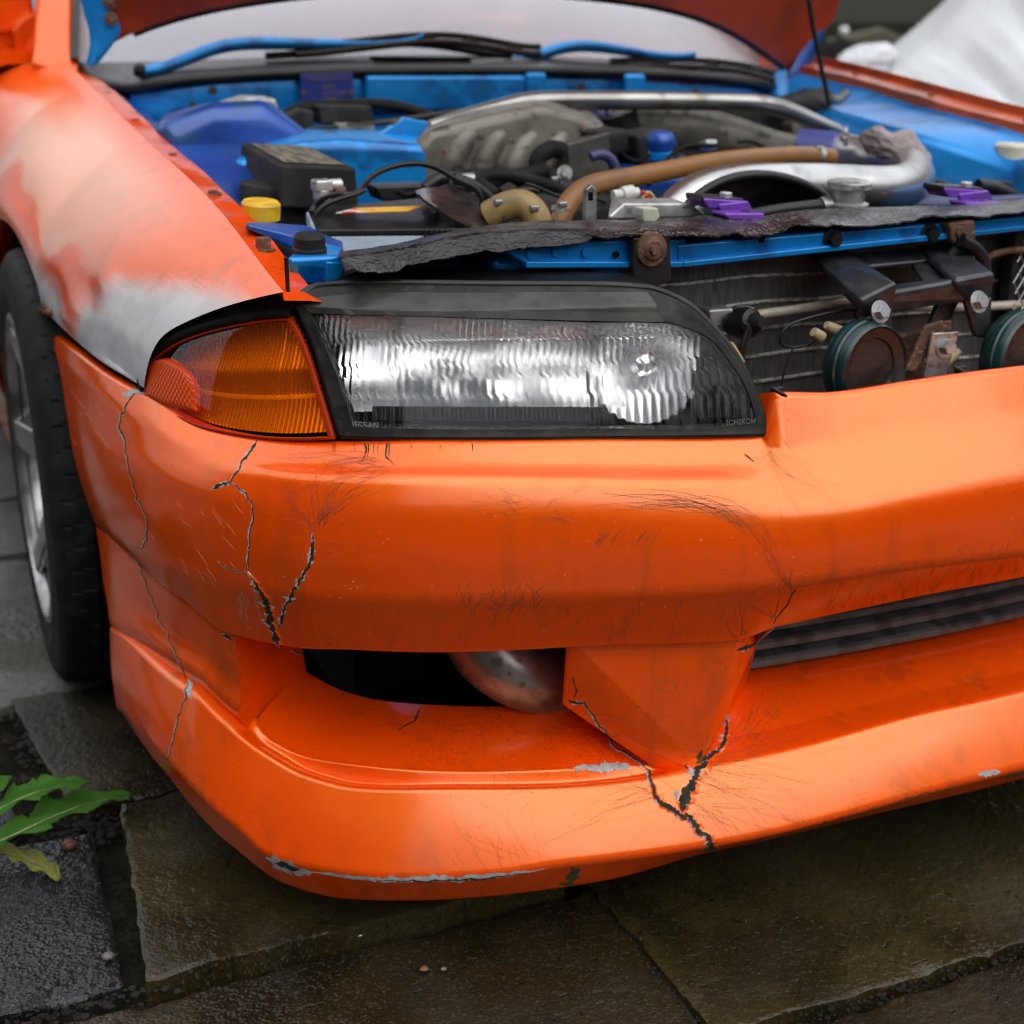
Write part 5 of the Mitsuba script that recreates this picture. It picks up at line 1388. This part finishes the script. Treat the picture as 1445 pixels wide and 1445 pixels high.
# bare filler and primer patches
for i, (pts, w, lb) in enumerate((([(172, 556), (184, 558), (196, 549), (206, 556)], (.004, .009, .006, .009), None), ([(376, 1211), (392, 1219), (412, 1226), (440, 1231)], (.012, .0240, .0180, .007), 'chipped oval of bare filler at the lip corner'),
                                  ([(440, 1231), (500, 1239), (560, 1241), (640, 1240), (720, 1234), (768, 1226)], (.0040, .0055, .0070, .0075, .0060, .0020), 'long grey scrape along the lower lip edge'), ([(808, 1083), (840, 1082), (889, 1081)], (.004, .0105, .0095), 'grey chip on the groove of the lip'),
                                  ([(266, 958), (268, 970), (270, 986)], (.003, .0065, .002), None), ([(1380, 1093), (1395, 1092), (1412, 1090)], (.003, .006, .003), None),
                                  ([(398, 842), (410, 847), (418, 845)], (.0030, .0040, .0015), None))):
    add('bare_patch', ribbon(wander(pts, 1.0, 60 + i), w, .0006, .28, 200 + i, 3., False), 'mat_primer', 60, parent=BP, label=lb)
for i, (pts, w) in enumerate((([(388, 1217), (404, 1222), (424, 1226)], (.008, .0150, .005)), ([(530, 1241), (600, 1243), (680, 1240), (745, 1231)], (.0016, .0030, .0034, .0010)))):
    add('crack', ribbon(wander(pts, .8, 80 + i), w, .0010, .3, 300 + i, 3., False), 'mat_crack', 60, parent=BP)
scene['mat_scuff'] = two(prin(grimy((.36, .13, .07), (.52, .07, .01), 170, c2=(.30, .18, .14)), .6))
sc_ = []
for i in range(64):
    if i < 26:
        p0 = np.array([R0_.uniform(334, 366), R0_.uniform(812, 876)]); ln, an = R0_.uniform(8, 30), 80
    elif i < 50:
        p0 = np.array([R0_.uniform(185, 330), R0_.uniform(700, 830)]); ln, an = R0_.uniform(6, 30), R0_.normal(55, 8)
    else:
        p0 = np.array([R0_.uniform(90, 200), R0_.uniform(520, 640)]); ln, an = R0_.uniform(8, 40), R0_.normal(52, 5)
    d = np.array([math.cos(math.radians(an)), math.sin(math.radians(an))]) * ln
    m = ribbon(wander([p0, p0 + d * .5, p0 + d], 1.0, 900 + i), np.array([.0004, .0016, .0004]) * R0_.uniform(.3, 1.5 if i < 26 else .55), .00035, .6, 900 + i, 3.)
    if m is not None:
        sc_.append(m)
add('scuffs', cat(*sc_), 'mat_scuff', 60, parent=BP, kind='stuff', label='pale scuff marks around the corner of the bumper')
# mossy dirt caught at the lower edge and joints
scene['mat_moss'] = two(prin(grimy((.05, .045, .010), (.02, .018, .008), 120), .9))
for i, (pts, w) in enumerate((([(806, 1222), (812, 1236), (800, 1250)], (.004, .012, .016)), ([(994, 1192), (1008, 1198), (1016, 1203)], (.010, .013, .008)), ([(1136, 1166), (1139, 1174)], (.007, .008)), ([(1416, 1098), (1445, 1090)], (.006, .008)),
                              ([(1064, 910), (1078, 900), (1090, 886)], (.003, .006, .003)), ([(970, 1085), (985, 1074), (992, 1058)], (.006, .008, .002)), ([(1150, 1166), (1230, 1142), (1330, 1114)], (.001, .003, .001)))):
    m = ribbon(wander(pts, 1.6, 90 + i), w, .0005, .5, 400 + i, 3., False)
    if m is not None:
        add('moss_stain', m, 'mat_moss', 60, parent=BP)
# drips under the headlight
dr_ = []
rr_ = np.random.default_rng(3)
for px, ln, w in ((514, 30, .0026), (519, 22, .0020), (528, 16, .0012), (536, 20, .0010), (546, 34, .0022), (549, 24, .0014), (470, 12, .0012), (474, 18, .0010), (666, 16, .0012), (578, 12, .0008), (432, 10, .0008), (620, 14, .0007), (500, 14, .0012)):
    m = ribbon(wander([(px, 625), (px + rr_.normal(0, 2), 625 + ln * .5), (px + rr_.normal(0, 3), 625 + ln)], .8, px), (w, w * .6, .0003), .0005, .4, px, 3.)
    if m is not None:
        dr_.append(m)
add('dirt_drips', cat(*dr_), 'mat_crack', 60, parent=BP, kind='stuff')
# hairline crazing of the paint
hair = []


def strand(p, ang, ln, bend, w, seed, n=7, noise_=.10):
    r = np.random.default_rng(seed); q = [np.array(p, float)]; a = ang
    for _ in range(n):
        q.append(q[-1] + ln / n * np.array([math.cos(a), math.sin(a)])); a += bend / n + r.normal(0, noise_)
    m = ribbon(q, (w, w * .8, w * .35), .00028, .15, seed, 5.)
    if m is not None:
        hair.append(m)


R_ = np.random.default_rng(11)
deg = math.radians


def fan(p, a0, a1, n, l0, l1, bend=0., w=.0005, spread=4., seed=0):
    r = np.random.default_rng(seed)
    for i in range(int(n * .8)):
        strand(np.asarray(p) + r.normal(0, spread, 2), deg(r.uniform(a0, a1)), r.uniform(l0, l1), deg(bend) * r.uniform(.4, 1.4), w * .85 * r.uniform(.45, 1.3), seed * 1000 + i)


fan((535, 652), 165, 205, 26, 60, 140, -45, .00042, 7, 1)
fan((545, 662), 120, 170, 18, 40, 110, 40, .00042, 9, 2)
fan((450, 742), 250, 335, 24, 30, 120, 25, .00055, 5, 3)
fan((446, 752), 160, 250, 12, 30, 100, -20, .0004, 5, 4)
fan((455, 775), -20, 60, 10, 25, 70, 20, .00045, 5, 5)
fan((780, 712), 0, 360, 22, 15, 60, 40, .00042, 26, 6)
fan((735, 712), 150, 230, 14, 20, 70, 30, .00045, 12, 7)
for i in range(34):
    x = R_.uniform(835, 920); strand((x, 768 + R_.normal(0, 4)), deg(R_.uniform(285, 325)), R_.uniform(12, 34), .2, .00055, 5000 + i)
for i in range(60):
    x = R_.uniform(640, 770); strand((x, R_.normal(856, 9)), deg(R_.choice([280, 300, 200, 30, 330]) + R_.normal(0, 15)), R_.uniform(10, 40), R_.normal(0, .6), .00065, 6000 + i)
for i in range(34):
    t = R_.random(); x0 = 820 + 160 * t
    q = [(x0 + R_.normal(0, 12), 706 + R_.normal(0, 8)), (960 + 60 * t + R_.normal(0, 10), 716 + R_.normal(0, 6)), (1060 + R_.normal(0, 12), 744 + R_.normal(0, 9)), (1098 + R_.normal(0, 8), 790 + R_.normal(0, 10)), (1112 + R_.normal(0, 6), 828)]
    k = R_.integers(2, 6); m = ribbon(np.array(q[max(0, k - 3):k]), .00042 * R_.uniform(.6, 1.3), .00028, .15, 7000 + i, 5.)
    if m is not None:
        hair.append(m)
fan((1118, 836), 200, 340, 20, 18, 60, 20, .00065, 4, 8)
fan((1088, 632), 30, 80, 26, 40, 150, -40, .0004, 8, 9)
fan((1092, 640), 100, 170, 8, 15, 40, 20, .0005, 5, 10)
fan((1090, 872), 190, 290, 12, 20, 60, 20, .0008, 4, 11)
fan((1050, 905), 190, 280, 9, 20, 60, 20, .0008, 4, 12)
fan((940, 1118), 150, 215, 26, 60, 190, -22, .00045, 12, 13)
fan((985, 1095), -35, 25, 30, 60, 230, 22, .00045, 10, 14)
fan((985, 1140), -15, 50, 30, 30, 120, 14, .00042, 10, 15)
fan((700, 1225), 195, 260, 30, 30, 100, 25, .00030, 30, 16)
fan((1320, 1122), 190, 225, 20, 40, 110, 14, .00028, 16, 17)
fan((1060, 1045), 290, 380, 34, 20, 80, -30, .0005, 22, 18)
fan((700, 1078), 180, 350, 40, 8, 40, 20, .0006, 40, 19)
fan((870, 1050), 170, 220, 18, 20, 90, 10, .00045, 12, 20)
fan((1010, 1062), 290, 350, 14, 20, 90, -20, .0006, 8, 21)
fan((1140, 1168), 180, 260, 14, 15, 70, 20, .0005, 6, 22)
for i in range(150):
    x = R_.uniform(1170, 1440); y0 = 872 - (x - 1100) * .165 - R_.uniform(0, 60)
    strand((x, y0), deg(R_.normal(118, 8)), R_.uniform(8, 26), 0, .00075, 8000 + i, 4)
for i in range(70):
    x, y0 = R_.uniform(440, 1080), R_.uniform(840, 905); strand((x, y0), deg(R_.normal(110, 20)), R_.uniform(8, 30), 0, .0005, 8500 + i, 4)
add('hairline_cracks', cat(*hair), 'mat_hair', True, parent=BP, kind='stuff', label='fine dark crazing lines in the orange paint')
# water specks
dp = []
ic = trimesh.creation.icosphere(1)
for i in range(520):
    px, py = (R_.uniform(420, 1440), R_.uniform(720, 860)) if i < 380 else (R_.uniform(250, 1440), R_.uniform(640, 1200))
    h = skin.hit(px, py)
    if h is None:
        continue
    s = .00022 + .0005 * R_.random() ** 3
    m = ic.copy(); m.vertices = m.vertices * s + h[0]; dp.append(m)
add('water_specks', cat(*dp), two(gloss((.60, .26, .14), .1)), True, parent=BP, kind='stuff')


# ------------------------------------------------------------------ the ground
def slab_tex(c0, c1, c2, moss):
    def fn(p, n, uv):
        a = fbm(p.x * 11, p.y * 11, p.z * 5, octaves=5)
        sp = noise(p.x * 420, p.y * 420, p.z * 200)
        c = mix(c0, c1, smoothstep(.35, .68, a))
        c = mix(c, c2, smoothstep(.62, .85, sp) * .7)
        c = mix(c, (.006, .006, .004), smoothstep(.84, .90, noise(p.x * 170 + 7, p.y * 170, 0)) * .6)
        m = smoothstep(.5, .75, fbm(p.x * 5 + 3, p.y * 5, 2, octaves=4))
        return mix(c, moss, m * .65)
    return mikit.proc(fn)


def slab_bump(p, n, uv):
    pit = smoothstep(.82, .90, noise(p.x * 170 + 7, p.y * 170, p.z * 40))
    return fbm(p.x * 120, p.y * 120, p.z * 60, octaves=4) * .0026 + noise(p.x * 420, p.y * 420, p.z * 200) * .0009 - pit * .0010


def slab_rough(lo, hi):
    return mikit.proc(lambda p, n, uv: lo + (hi - lo) * smoothstep(.35, .65, fbm(p.x * 8 + 1, p.y * 8, 0, octaves=3)))


for nm, a in (('mat_slab_brown', ((.033, .0235, .0075), (.016, .0115, .004), (.06, .05, .03), (.021, .017, .0035), .32, .6)),
              ('mat_slab_dark', ((.016, .0165, .019), (.007, .0075, .0085), (.06, .06, .06), (.010, .010, .006), .24, .5)),
              ('mat_slab_grey', ((.085, .08, .072), (.048, .045, .04), (.13, .125, .11), (.035, .032, .02), .36, .65)),
              ('mat_slab_umber', ((.021, .0138, .0052), (.008, .0055, .0025), (.045, .036, .02), (.019, .0155, .003), .30, .55))):
    b = prin(slab_tex(*a[:4]), .5, specular=.32); b['roughness'] = slab_rough(a[4], a[5])
    scene[nm] = two(bump(b, slab_bump, 1.0, 8e-4))
scene['mat_soil'] = two(bump(prin(grimy((.006, .005, .0035), (.014, .012, .008), 60, c2=(.010, .012, .004)), .9, specular=.1), lambda p, n, uv: fbm(p.x * 90, p.y * 90, 0, octaves=4) * .02, 1.0))
scene['mat_far_ground'] = two(prin(grimy((.10, .095, .085), (.06, .056, .05), 2.5), .6))
add('pavement', grid(np.array([[[-45, -45, -.022], [45, -45, -.022]], [[-45, 45, -.022], [45, 45, -.022]]], float)), 'mat_soil', False, kind='structure')


def slab(x0, x1, y0, y1, z, n=44, seed=0, skew=0., tilt=(0, 0)):
    g = .004
    x0, x1, y0, y1 = x0 + g, x1 - g, y0 + g, y1 - g
    u = np.unique(np.r_[np.linspace(0, 1, n), .004, .012, .988, .996])
    X, Y = np.meshgrid(x0 + (x1 - x0) * u, y0 + (y1 - y0) * u, indexing='xy')
    d = np.minimum(np.minimum(X - x0, x1 - X), np.minimum(Y - y0, y1 - Y))
    pt = np.stack([X, Y, X * 0 + seed], -1)
    chip = np.maximum(meshkit.fbm(pt * [26, 26, 1], 3, seed) - .50, 0) * .05 + .003
    Z = z - chip * .55 * np.exp(-d / np.maximum(chip, 1e-3) * 1.6) + (meshkit.fbm(pt * [9, 9, 1], 4, seed + 3) - .5) * .0045 + tilt[0] * (X - (x0 + x1) / 2) + tilt[1] * (Y - (y0 + y1) / 2)
    jag = (meshkit.fbm(pt * [40, 40, 1], 3, seed + 7) - .5) * .008
    e = np.exp(-d / .01)
    X = X + e * jag + skew * (Y - y0); Y = Y + e * jag[::-1]
    V = np.stack([X, Y, Z], -1)
    low = lambda a: grid(np.stack([a, a + [0, 0, -.05]]))
    m = cat(grid(V), low(V[0]), low(V[-1][::-1]), low(V[:, 0][::-1]), low(V[:, -1]))
    if m.face_normals[:10, 2].mean() < 0:
        m.invert()
    return m


near = [  # x0, x1, y0, y1, z, material, skew, tilt
    (-.885, -.42, .118, .482, .013, 'brown', .10, (.004, -.004)), (-1.42, -.897, .136, .452, .001, 'dark', .05, (-.012, .004)), (-1.14, -.408, -.25, .110, -.006, 'umber', .10, (0, .006)),
    (-.402, .26, -.172, .20, .002, 'brown', .0, (.0, .0)), (-.36, .30, -.54, -.186, .003, 'umber', .0, (.0, .0)), (-1.2, -.37, -.62, -.26, -.004, 'brown', .05, (0, 0)),
    (-.905, -.44, .498, .85, .004, 'umber', -.10, (0, 0)), (-1.40, -.955, .475, .80, .0, 'dark', -.12, (.0, 0)), (-1.36, -.80, .83, 1.43, .0, 'grey', -.05, (0, 0)), (-1.36, -.78, 1.45, 1.765, .002, 'grey', .0, (0, 0)),
    (-1.36, -.70, 1.79, 2.335, .0, 'grey', .0, (0, 0)), (-1.36, -.70, 2.36, 2.885, .001, 'grey', .0, (0, 0)), (-1.36, -.70, 2.91, 3.4, .0, 'grey', .0, (0, 0)),
    (.27, .80, -.17, .2, .0, 'umber', 0, (0, 0)), (.31, .9, -.54, -.186, .0, 'brown', 0, (0, 0)), (-1.9, -1.43, .12, .48, .0, 'dark', 0, (0, 0)), (-1.75, -1.15, -.25, .10, .0, 'umber', 0, (0, 0))]
for i, (x0, x1, y0, y1, z, m, sk, tl) in enumerate(near):
    add('slab', slab(x0, x1, y0, y1, z, 70 if i < 5 else 36, i + 1, sk, tl), 'mat_slab_' + m, True, parent='pavement')
r_ = np.random.default_rng(5)
taken = [(a[0], a[1], a[2], a[3]) for a in near]
protos = {}
for iy in range(-6, 16):
    for ix in range(-8, 12):
        x0, y0 = ix * .61 + (iy % 2) * .3 - .05, iy * .365 + .12
        x1, y1 = x0 + .60, y0 + .357
        if any(x0 < b - .02 and x1 > a + .02 and y0 < d - .02 and y1 > c + .02 for a, b, c, d in taken):
            if not (-.45 < x0 and .2 < y0):
                continue
        q = (ix * 3 + iy) % 4
        if q not in protos:
            protos[q] = slab(0, .60, 0, .357, 0, 14, 40 + q)
        k = mikit.ply(protos[q], ('mat_slab_grey', 'mat_slab_umber', 'mat_slab_dark', 'mat_slab_grey')[q] if y0 > 1 else ('mat_slab_umber', 'mat_slab_brown', 'mat_slab_umber', 'mat_slab_dark')[q], smooth=True)
        k['to_world'] = T().translate([x0, y0, float(r_.normal(0, .0015)) - .004])
        add('slab', k, None, parent='pavement')
# grit and crumbs in the joints
st = []
base = trimesh.creation.icosphere(1)


def stone(x, y, z, s, sd):
    m = base.copy(); v = m.vertices
    m.vertices = v * (1 + .6 * (meshkit.noise(v * 1.4 + sd * 7.3, sd) - .5))[:, None] * s * np.array([1, .8, .6]) + [x, y, z]
    return m


for i in range(420):
    t = r_.random(); a, b = np.array([-.32, -.184]), np.array([.20, -.178])
    q = a + (b - a) * t + r_.normal(0, [.004, .0055]); st.append(stone(q[0], q[1], -.004 + r_.random() * .006, .0009 + .0036 * r_.random() ** 4, i))
for i in range(160):
    t = r_.random(); a, b = np.array([-.398, .10]), np.array([-.406, -.17])
    q = a + (b - a) * t + r_.normal(0, [.003, .003]); st.append(stone(q[0], q[1], -.006, .001 + .0028 * r_.random() ** 2, i + 500))
for i in range(300):
    q = np.array([-.905, .47]) + r_.normal(0, [.045, .022]); st.append(stone(q[0], q[1], -.012 + .004 * r_.random(), .0015 + .005 * r_.random() ** 3, i + 700))
for i in range(120):
    q = np.array([-.93, .66]) + r_.normal(0, [.014, .09]); st.append(stone(q[0], q[1], -.008, .0015 + .007 * r_.random() ** 3, i + 1100))
for i in range(130):
    q = np.array([-.96, .122]) + r_.normal(0, [.05, .008]); st.append(stone(q[0], q[1], -.004, .0015 + .004 * r_.random() ** 3, i + 1300))
add('joint_grit', cat(*st), two(prin(grimy((.020, .018, .016), (.008, .007, .006), 90, c2=(.034, .016, .010)), .85, specular=.15)), True, kind='stuff', label='crumbs and grit lying in the joints between the slabs', cat='grit')
lab = ['small tan pebble on the dark slab under the bumper lip', 'pale chip of stone beside the tan pebble', 'oval grey pebble near the corner of the dark slab', 'small white stone chip on the dark slab', 'reddish crumb of brick in the soil joint']
for i, (px, py, s, c) in enumerate(((598, 1366, .0045, (.16, .08, .045)), (626, 1366, .0032, (.18, .15, .12)), (152, 1353, .0065, (.11, .095, .085)), (508, 1318, .003, (.5, .5, .5)), (98, 1195, .009, (.14, .05, .035)))):
    q = P(px, py, z=.0)
    add('pebble', stone(q[0], q[1], .003 if i in (2, 4) else -.001, s, i + 60), two(prin(rgb(*c), .5)), True, label=lab[i], cat='pebble')
# dandelion-like weed in the joint on the left


def leaf(spine, w, teeth, seed, fold=.25):
    n = 90; s = spline(spine, n); t = np.linspace(0, 1, n)
    tang = np.gradient(s, axis=0); tang /= np.linalg.norm(tang, axis=1, keepdims=True)
    side = np.cross(tang, [0, 0, 1.]); side /= np.linalg.norm(side, axis=1, keepdims=True)
    r = np.random.default_rng(seed)
    out = []
    env = w * (.10 + .9 * np.clip(np.sin(np.pi * np.clip(t, 0, 1) ** 1.7), 0, 1) ** .75) * (1 - .05 * t)
    saw = []
    for sg in (-1, 1):
        ph = t * teeth + r.random(); k = (1 - (ph % 1)) ** 1.2
        fine = ((ph * 4.3) % 1) * .10
        lob = 1 - .46 * (k if teeth < 9 else k * .5) * np.clip(1.5 - t * 1.35, 0, 1) - fine - .05 * r.random(n)
        saw.append(env * lob)
    rows = []
    for q in (-1, -.8, -.55, -.3, -.12, 0, .12, .3, .55, .8, 1):
        ww = saw[0] if q < 0 else saw[1]
        z = abs(q) * ww * fold + .0035 * np.sin(t * 34 + abs(q) * 5 + seed) * abs(q) - (.0012 if q == 0 else 0)
        rows.append(s + side * (q * ww)[:, None] + np.array([0, 0, 1.]) * z[:, None])
    V = np.array(rows); uv = np.stack(np.meshgrid(t, np.linspace(-1, 1, 11), indexing='xy'), -1).reshape(-1, 2)
    return grid(V), uv, s


def leaf_col(dark, lit):
    def fn(p, n, uv):
        vein = smoothstep(.09, .03, dr.abs(uv.y)) * .9
        c = mix(dark, lit, fbm(uv.x * 9, uv.y * 4, p.z * 30, octaves=3))
        return mix(c, (.20, .22, .10), vein)
    return mikit.proc(fn)


def leafmat(c0, c1):
    return {'type': 'principledthin', 'base_color': leaf_col(c0, c1), 'roughness': .32, 'diff_trans': .5, 'spec_tint': 0.}


scene['mat_leaf'] = leafmat((.03, .10, .016), (.075, .19, .035)); scene['mat_leaf_old'] = leafmat((.16, .17, .035), (.26, .26, .09))
labels['dandelion_plant'] = {'label': 'green dandelion rosette growing from the paving joint', 'category': 'plant'}
root = np.array([-1.075, .49, .0])
for sp_, w, te, sd, mt in (
        ([root, P(-20, 1195, z=.035), P(60, 1158, z=.05), P(125, 1133, z=.045), P(186, 1122, z=.022)], .034, 7, 1, 'mat_leaf'),
        ([root, P(-30, 1160, z=.05), P(20, 1130, z=.07), P(70, 1112, z=.075), P(128, 1106, z=.06)], .028, 8, 2, 'mat_leaf'),
        ([root, P(-30, 1130, z=.06), P(-5, 1112, z=.08), P(16, 1096, z=.085)], .018, 6, 3, 'mat_leaf'),
        ([root, P(-20, 1200, z=.02), P(20, 1206, z=.012), P(55, 1220, z=.006), P(84, 1240, z=.004)], .016, 9, 4, 'mat_leaf_old'),
        ([root, root + [-.08, .05, .06], root + [-.16, .08, .03]], .022, 7, 5, 'mat_leaf'), ([root, root + [-.06, -.08, .05], root + [-.10, -.16, .03]], .022, 7, 6, 'mat_leaf')):
    m, uv, s = leaf(sp_, w, te, sd)
    k = add('leaf', m, mt, True, parent='dandelion_plant', uv=uv, label='yellowing pale leaf lying on the slab' if mt == 'mat_leaf_old' else None)
    add('midrib', tube(s[:70:6] - [0, 0, .001], [.0024, .0008], sides=8), two(prin(rgb(.24, .26, .13), .5)), 60, parent=k)

# ------------------------------------------------------------------ background
# a vehicle under a white cover on the far side
scene['mat_cover_white'] = two(prin(grimy((.52, .53, .55), (.44, .45, .47), 3), .8, sheen=.3))
ridge = np.vstack([P(1040, 215, y=4.1), P(1130, 150, y=4.1), P(1200, 112, y=4.1), P(1255, 75, y=4.15), P(1300, 38, y=4.2), P(1345, -4, y=4.25), P(1400, -60, y=4.3), P(1470, -110, y=4.35), P(1600, -125, y=4.4), P(1800, -120, y=4.5)])
rs = spline(ridge, 200); tt = np.linspace(0, 1, 200)
rows = []
for k in np.linspace(0, 1, 60):
    q = rs.copy(); q[:, 1] -= 1.9 * k ** 1.15; q[:, 0] += .40 * k + .5 * k * tt
    h = np.maximum(rs[:, 2], .05)
    q[:, 2] = h * (1 - k ** 1.5) + .02
    rows.append(q)
V = np.array(rows)
ph = V[..., 0] * 5.2 + V[..., 1] * 3.4 - V[..., 2] * 6.0
f1 = meshkit.fbm(np.stack([ph * 1.1, V[..., 2] * 1.0, V[..., 1] * .5], -1), 3, 6); f2 = meshkit.fbm(np.stack([ph * 2.6, V[..., 2] * 1.2 + 3, V[..., 1] * .8], -1), 3, 8)
V = V + grid(V).vertex_normals.reshape(V.shape) * ((1 - np.abs(2 * f1 - 1)) * .34 + (1 - np.abs(2 * f2 - 1)) * .15)[..., None] * np.linspace(0, 1, 60)[:, None, None] ** .4
labels['covered_car'] = {'label': 'vehicle hidden under a creased white fabric cover in the background', 'category': 'car'}
back = np.array([rs + [0, a, -b] for a, b in ((0, 0), (.15, .12), (.35, .45), (.6, .9))])
add('cover', cat(grid(V), grid(back)), 'mat_cover_white', True, parent='covered_car')
bl = trimesh.creation.icosphere(4); v = bl.vertices.copy()
v = v * (1 + .45 * (meshkit.fbm(v * 1.3 + 1, 4, 2) - .5) - .35 * np.abs(meshkit.fbm(v * 2.2, 3, 4) - .5))[:, None]
c = P(1222, 92, y=4.0); bl.vertices = c + v * [.125, .13, .085] + np.array([.05, 0, 0]) * v[:, 2:]
add('mirror_bulge', bl, 'mat_cover_white', True, parent='covered_car', label='white cover bulging over a door mirror')
add('bumper', hull([P(1400, 190, y=2.9) + d for d in ([0, 0, 0], [.8, 0, -.1], [.5, 0, .10], [.9, .2, .08], [.2, 0, -.4], [.9, 0, -.4], [.15, .2, .03])], .03), two(gloss((.30, .34, .34), .2)), 40, parent='covered_car')
# dark off-roader behind it
DX = P(1235, 60, y=8.5)[0]
labels['off_roader'] = {'label': 'dark blurred vehicle parked behind the white cover', 'category': 'car'}
add('body', hull([[DX + a, b, z] for a in (-2.0, 2.4) for b, z in ((8.3, .35), (8.25, .75), (8.4, 1.0), (10, 1.0), (10, .4))], .06), two(prin(rgb(.020, .022, .015), .7, specular=.2)), 40, parent='off_roader')
add('cabin', hull([[DX + a, b, z] for a, b, z in ((-1.6, 8.45, 1.0), (1.4, 8.45, 1.0), (-1.4, 8.6, 1.75), (1.1, 8.6, 1.75), (-1.4, 9.8, 1.75), (1.1, 9.8, 1.75), (-1.6, 10, 1.0), (1.4, 10, 1.0))], .04), two(prin(rgb(.006, .006, .006), .7, specular=.1)), 40, parent='off_roader')
add('panel', hull(PY(8.2, (1168, 60), (1240, 44), (1290, 66), (1280, 100), (1170, 104)), .03), two(prin(rgb(.07, .066, .042), .5)), 40, parent='off_roader')
add('wheel', lathe([(0, .12), (.2, .12), (.30, .10), (.34, .04), (.34, -.1), (0, -.1)], (DX - .55, 8.25, .34), (0, -1, 0), 36), 'mat_rubber', 40, parent='off_roader')
add('lamp', trimesh.creation.icosphere(2, .035).apply_translation(P(1191, 44, y=8.15)), two(prin(rgb(.6, .6, .58), .4)), True, parent='off_roader')
add('red_reflector', hull(PY(6.5, (1136, 84), (1146, 82), (1142, 104), (1134, 102)), .01), two(gloss((.45, .04, .05), .2)), 40, parent='off_roader')


def leafy(n, lo, hi, size, seed):
    r = np.random.default_rng(seed); c = r.random((n, 3)) * (np.array(hi) - lo) + lo
    c += (meshkit.noise(c * 1.3, seed)[:, None] - .5) * [.6, .6, .5]
    a = r.normal(size=(n, 3)); a /= np.linalg.norm(a, axis=1, keepdims=True); b = np.cross(a, r.normal(size=(n, 3))); b /= np.linalg.norm(b, axis=1, keepdims=True)
    v = np.stack([c - a * size, c + b * size * .5, c + a * size, c - b * size * .5], 1).reshape(-1, 3)
    i = np.arange(n)[:, None] * 4
    return trimesh.Trimesh(v, np.vstack([i + [0, 1, 2], i + [0, 2, 3]]), process=False)


scene['mat_hedge'] = {'type': 'principledthin', 'base_color': grimy((.05, .10, .018), (.10, .16, .035), 2), 'roughness': .5, 'diff_trans': .5}
add('hedge', leafy(26000, (1.0, 12.5, 0), (14, 14.5, 2.6), .055, 1), 'mat_hedge', False, label='out of focus green hedge far behind the vehicles', cat='hedge')
labels['hedge'] = {'label': 'out of focus green hedge far behind the vehicles', 'category': 'hedge'}
# the house across the yard that the paintwork mirrors
scene['mat_house'] = two(prin(grimy((.10, .065, .045), (.06, .04, .03), 3), .8))
scene['mat_roof'] = two(prin(grimy((.05, .04, .035), (.03, .028, .026), 4), .7))
scene['mat_window'] = two(gloss((.02, .022, .025), .03))
labels['house'] = {'label': 'brown brick house far across the yard, seen only mirrored in the paint', 'category': 'house'}
add('wall', trimesh.creation.box((15, 6, 3.0)).apply_translation((2, -24, 1.5)), 'mat_house', False, parent='house')
add('roof', hull([[-5.8, -20.7, 3.0], [9.8, -20.7, 3.0], [-5.8, -27.3, 3.0], [9.8, -27.3, 3.0], [-3, -24, 4.8], [7, -24, 4.8]], .03), 'mat_roof', 30, parent='house')
for i in range(4):
    add('window', trimesh.creation.box((1.3, .08, 1.2)).apply_translation((-3.4 + 3.4 * i, -20.98, 1.7)), 'mat_window', False, parent='house')
labels['garage'] = {'label': 'two storey brown side building with a garage door, seen only mirrored in the paint', 'category': 'garage'}
add('wall', trimesh.creation.box((3.2, 7.8, 4.8)).apply_translation((-6.4, -2.3, 2.4)), 'mat_house', False, parent='garage')
add('roof', hull([[-8.2, -6.4, 4.8], [-4.6, -6.4, 4.8], [-8.2, 1.8, 4.8], [-4.6, 1.8, 4.8], [-6.4, -6.4, 6.2], [-6.4, 1.8, 6.2]], .02), 'mat_roof', 30, parent='garage')
add('door', trimesh.creation.box((.06, 2.6, 2.1)).apply_translation((-4.78, -1.6, 1.06)), 'mat_roof', False, parent='garage')
for i, (x0, x1, y0, y1, h, n) in enumerate(((-16, 16, -13, -11.5, 3.2, 22000), (7, 20, -9, 6, 3.2, 9000))):
    add('hedge', leafy(n, (x0, y0, 0), (x1, y1, h), .16, 20 + i), 'mat_hedge_dark', False, label=('dark evergreen hedge facing the front of the car, seen only as reflections', 'tall dark hedge on the far right, seen only as reflections')[i], cat='hedge')
scene['mat_hedge_dark'] = {'type': 'principledthin', 'base_color': rgb(.03, .05, .014), 'roughness': .5, 'diff_trans': .4}
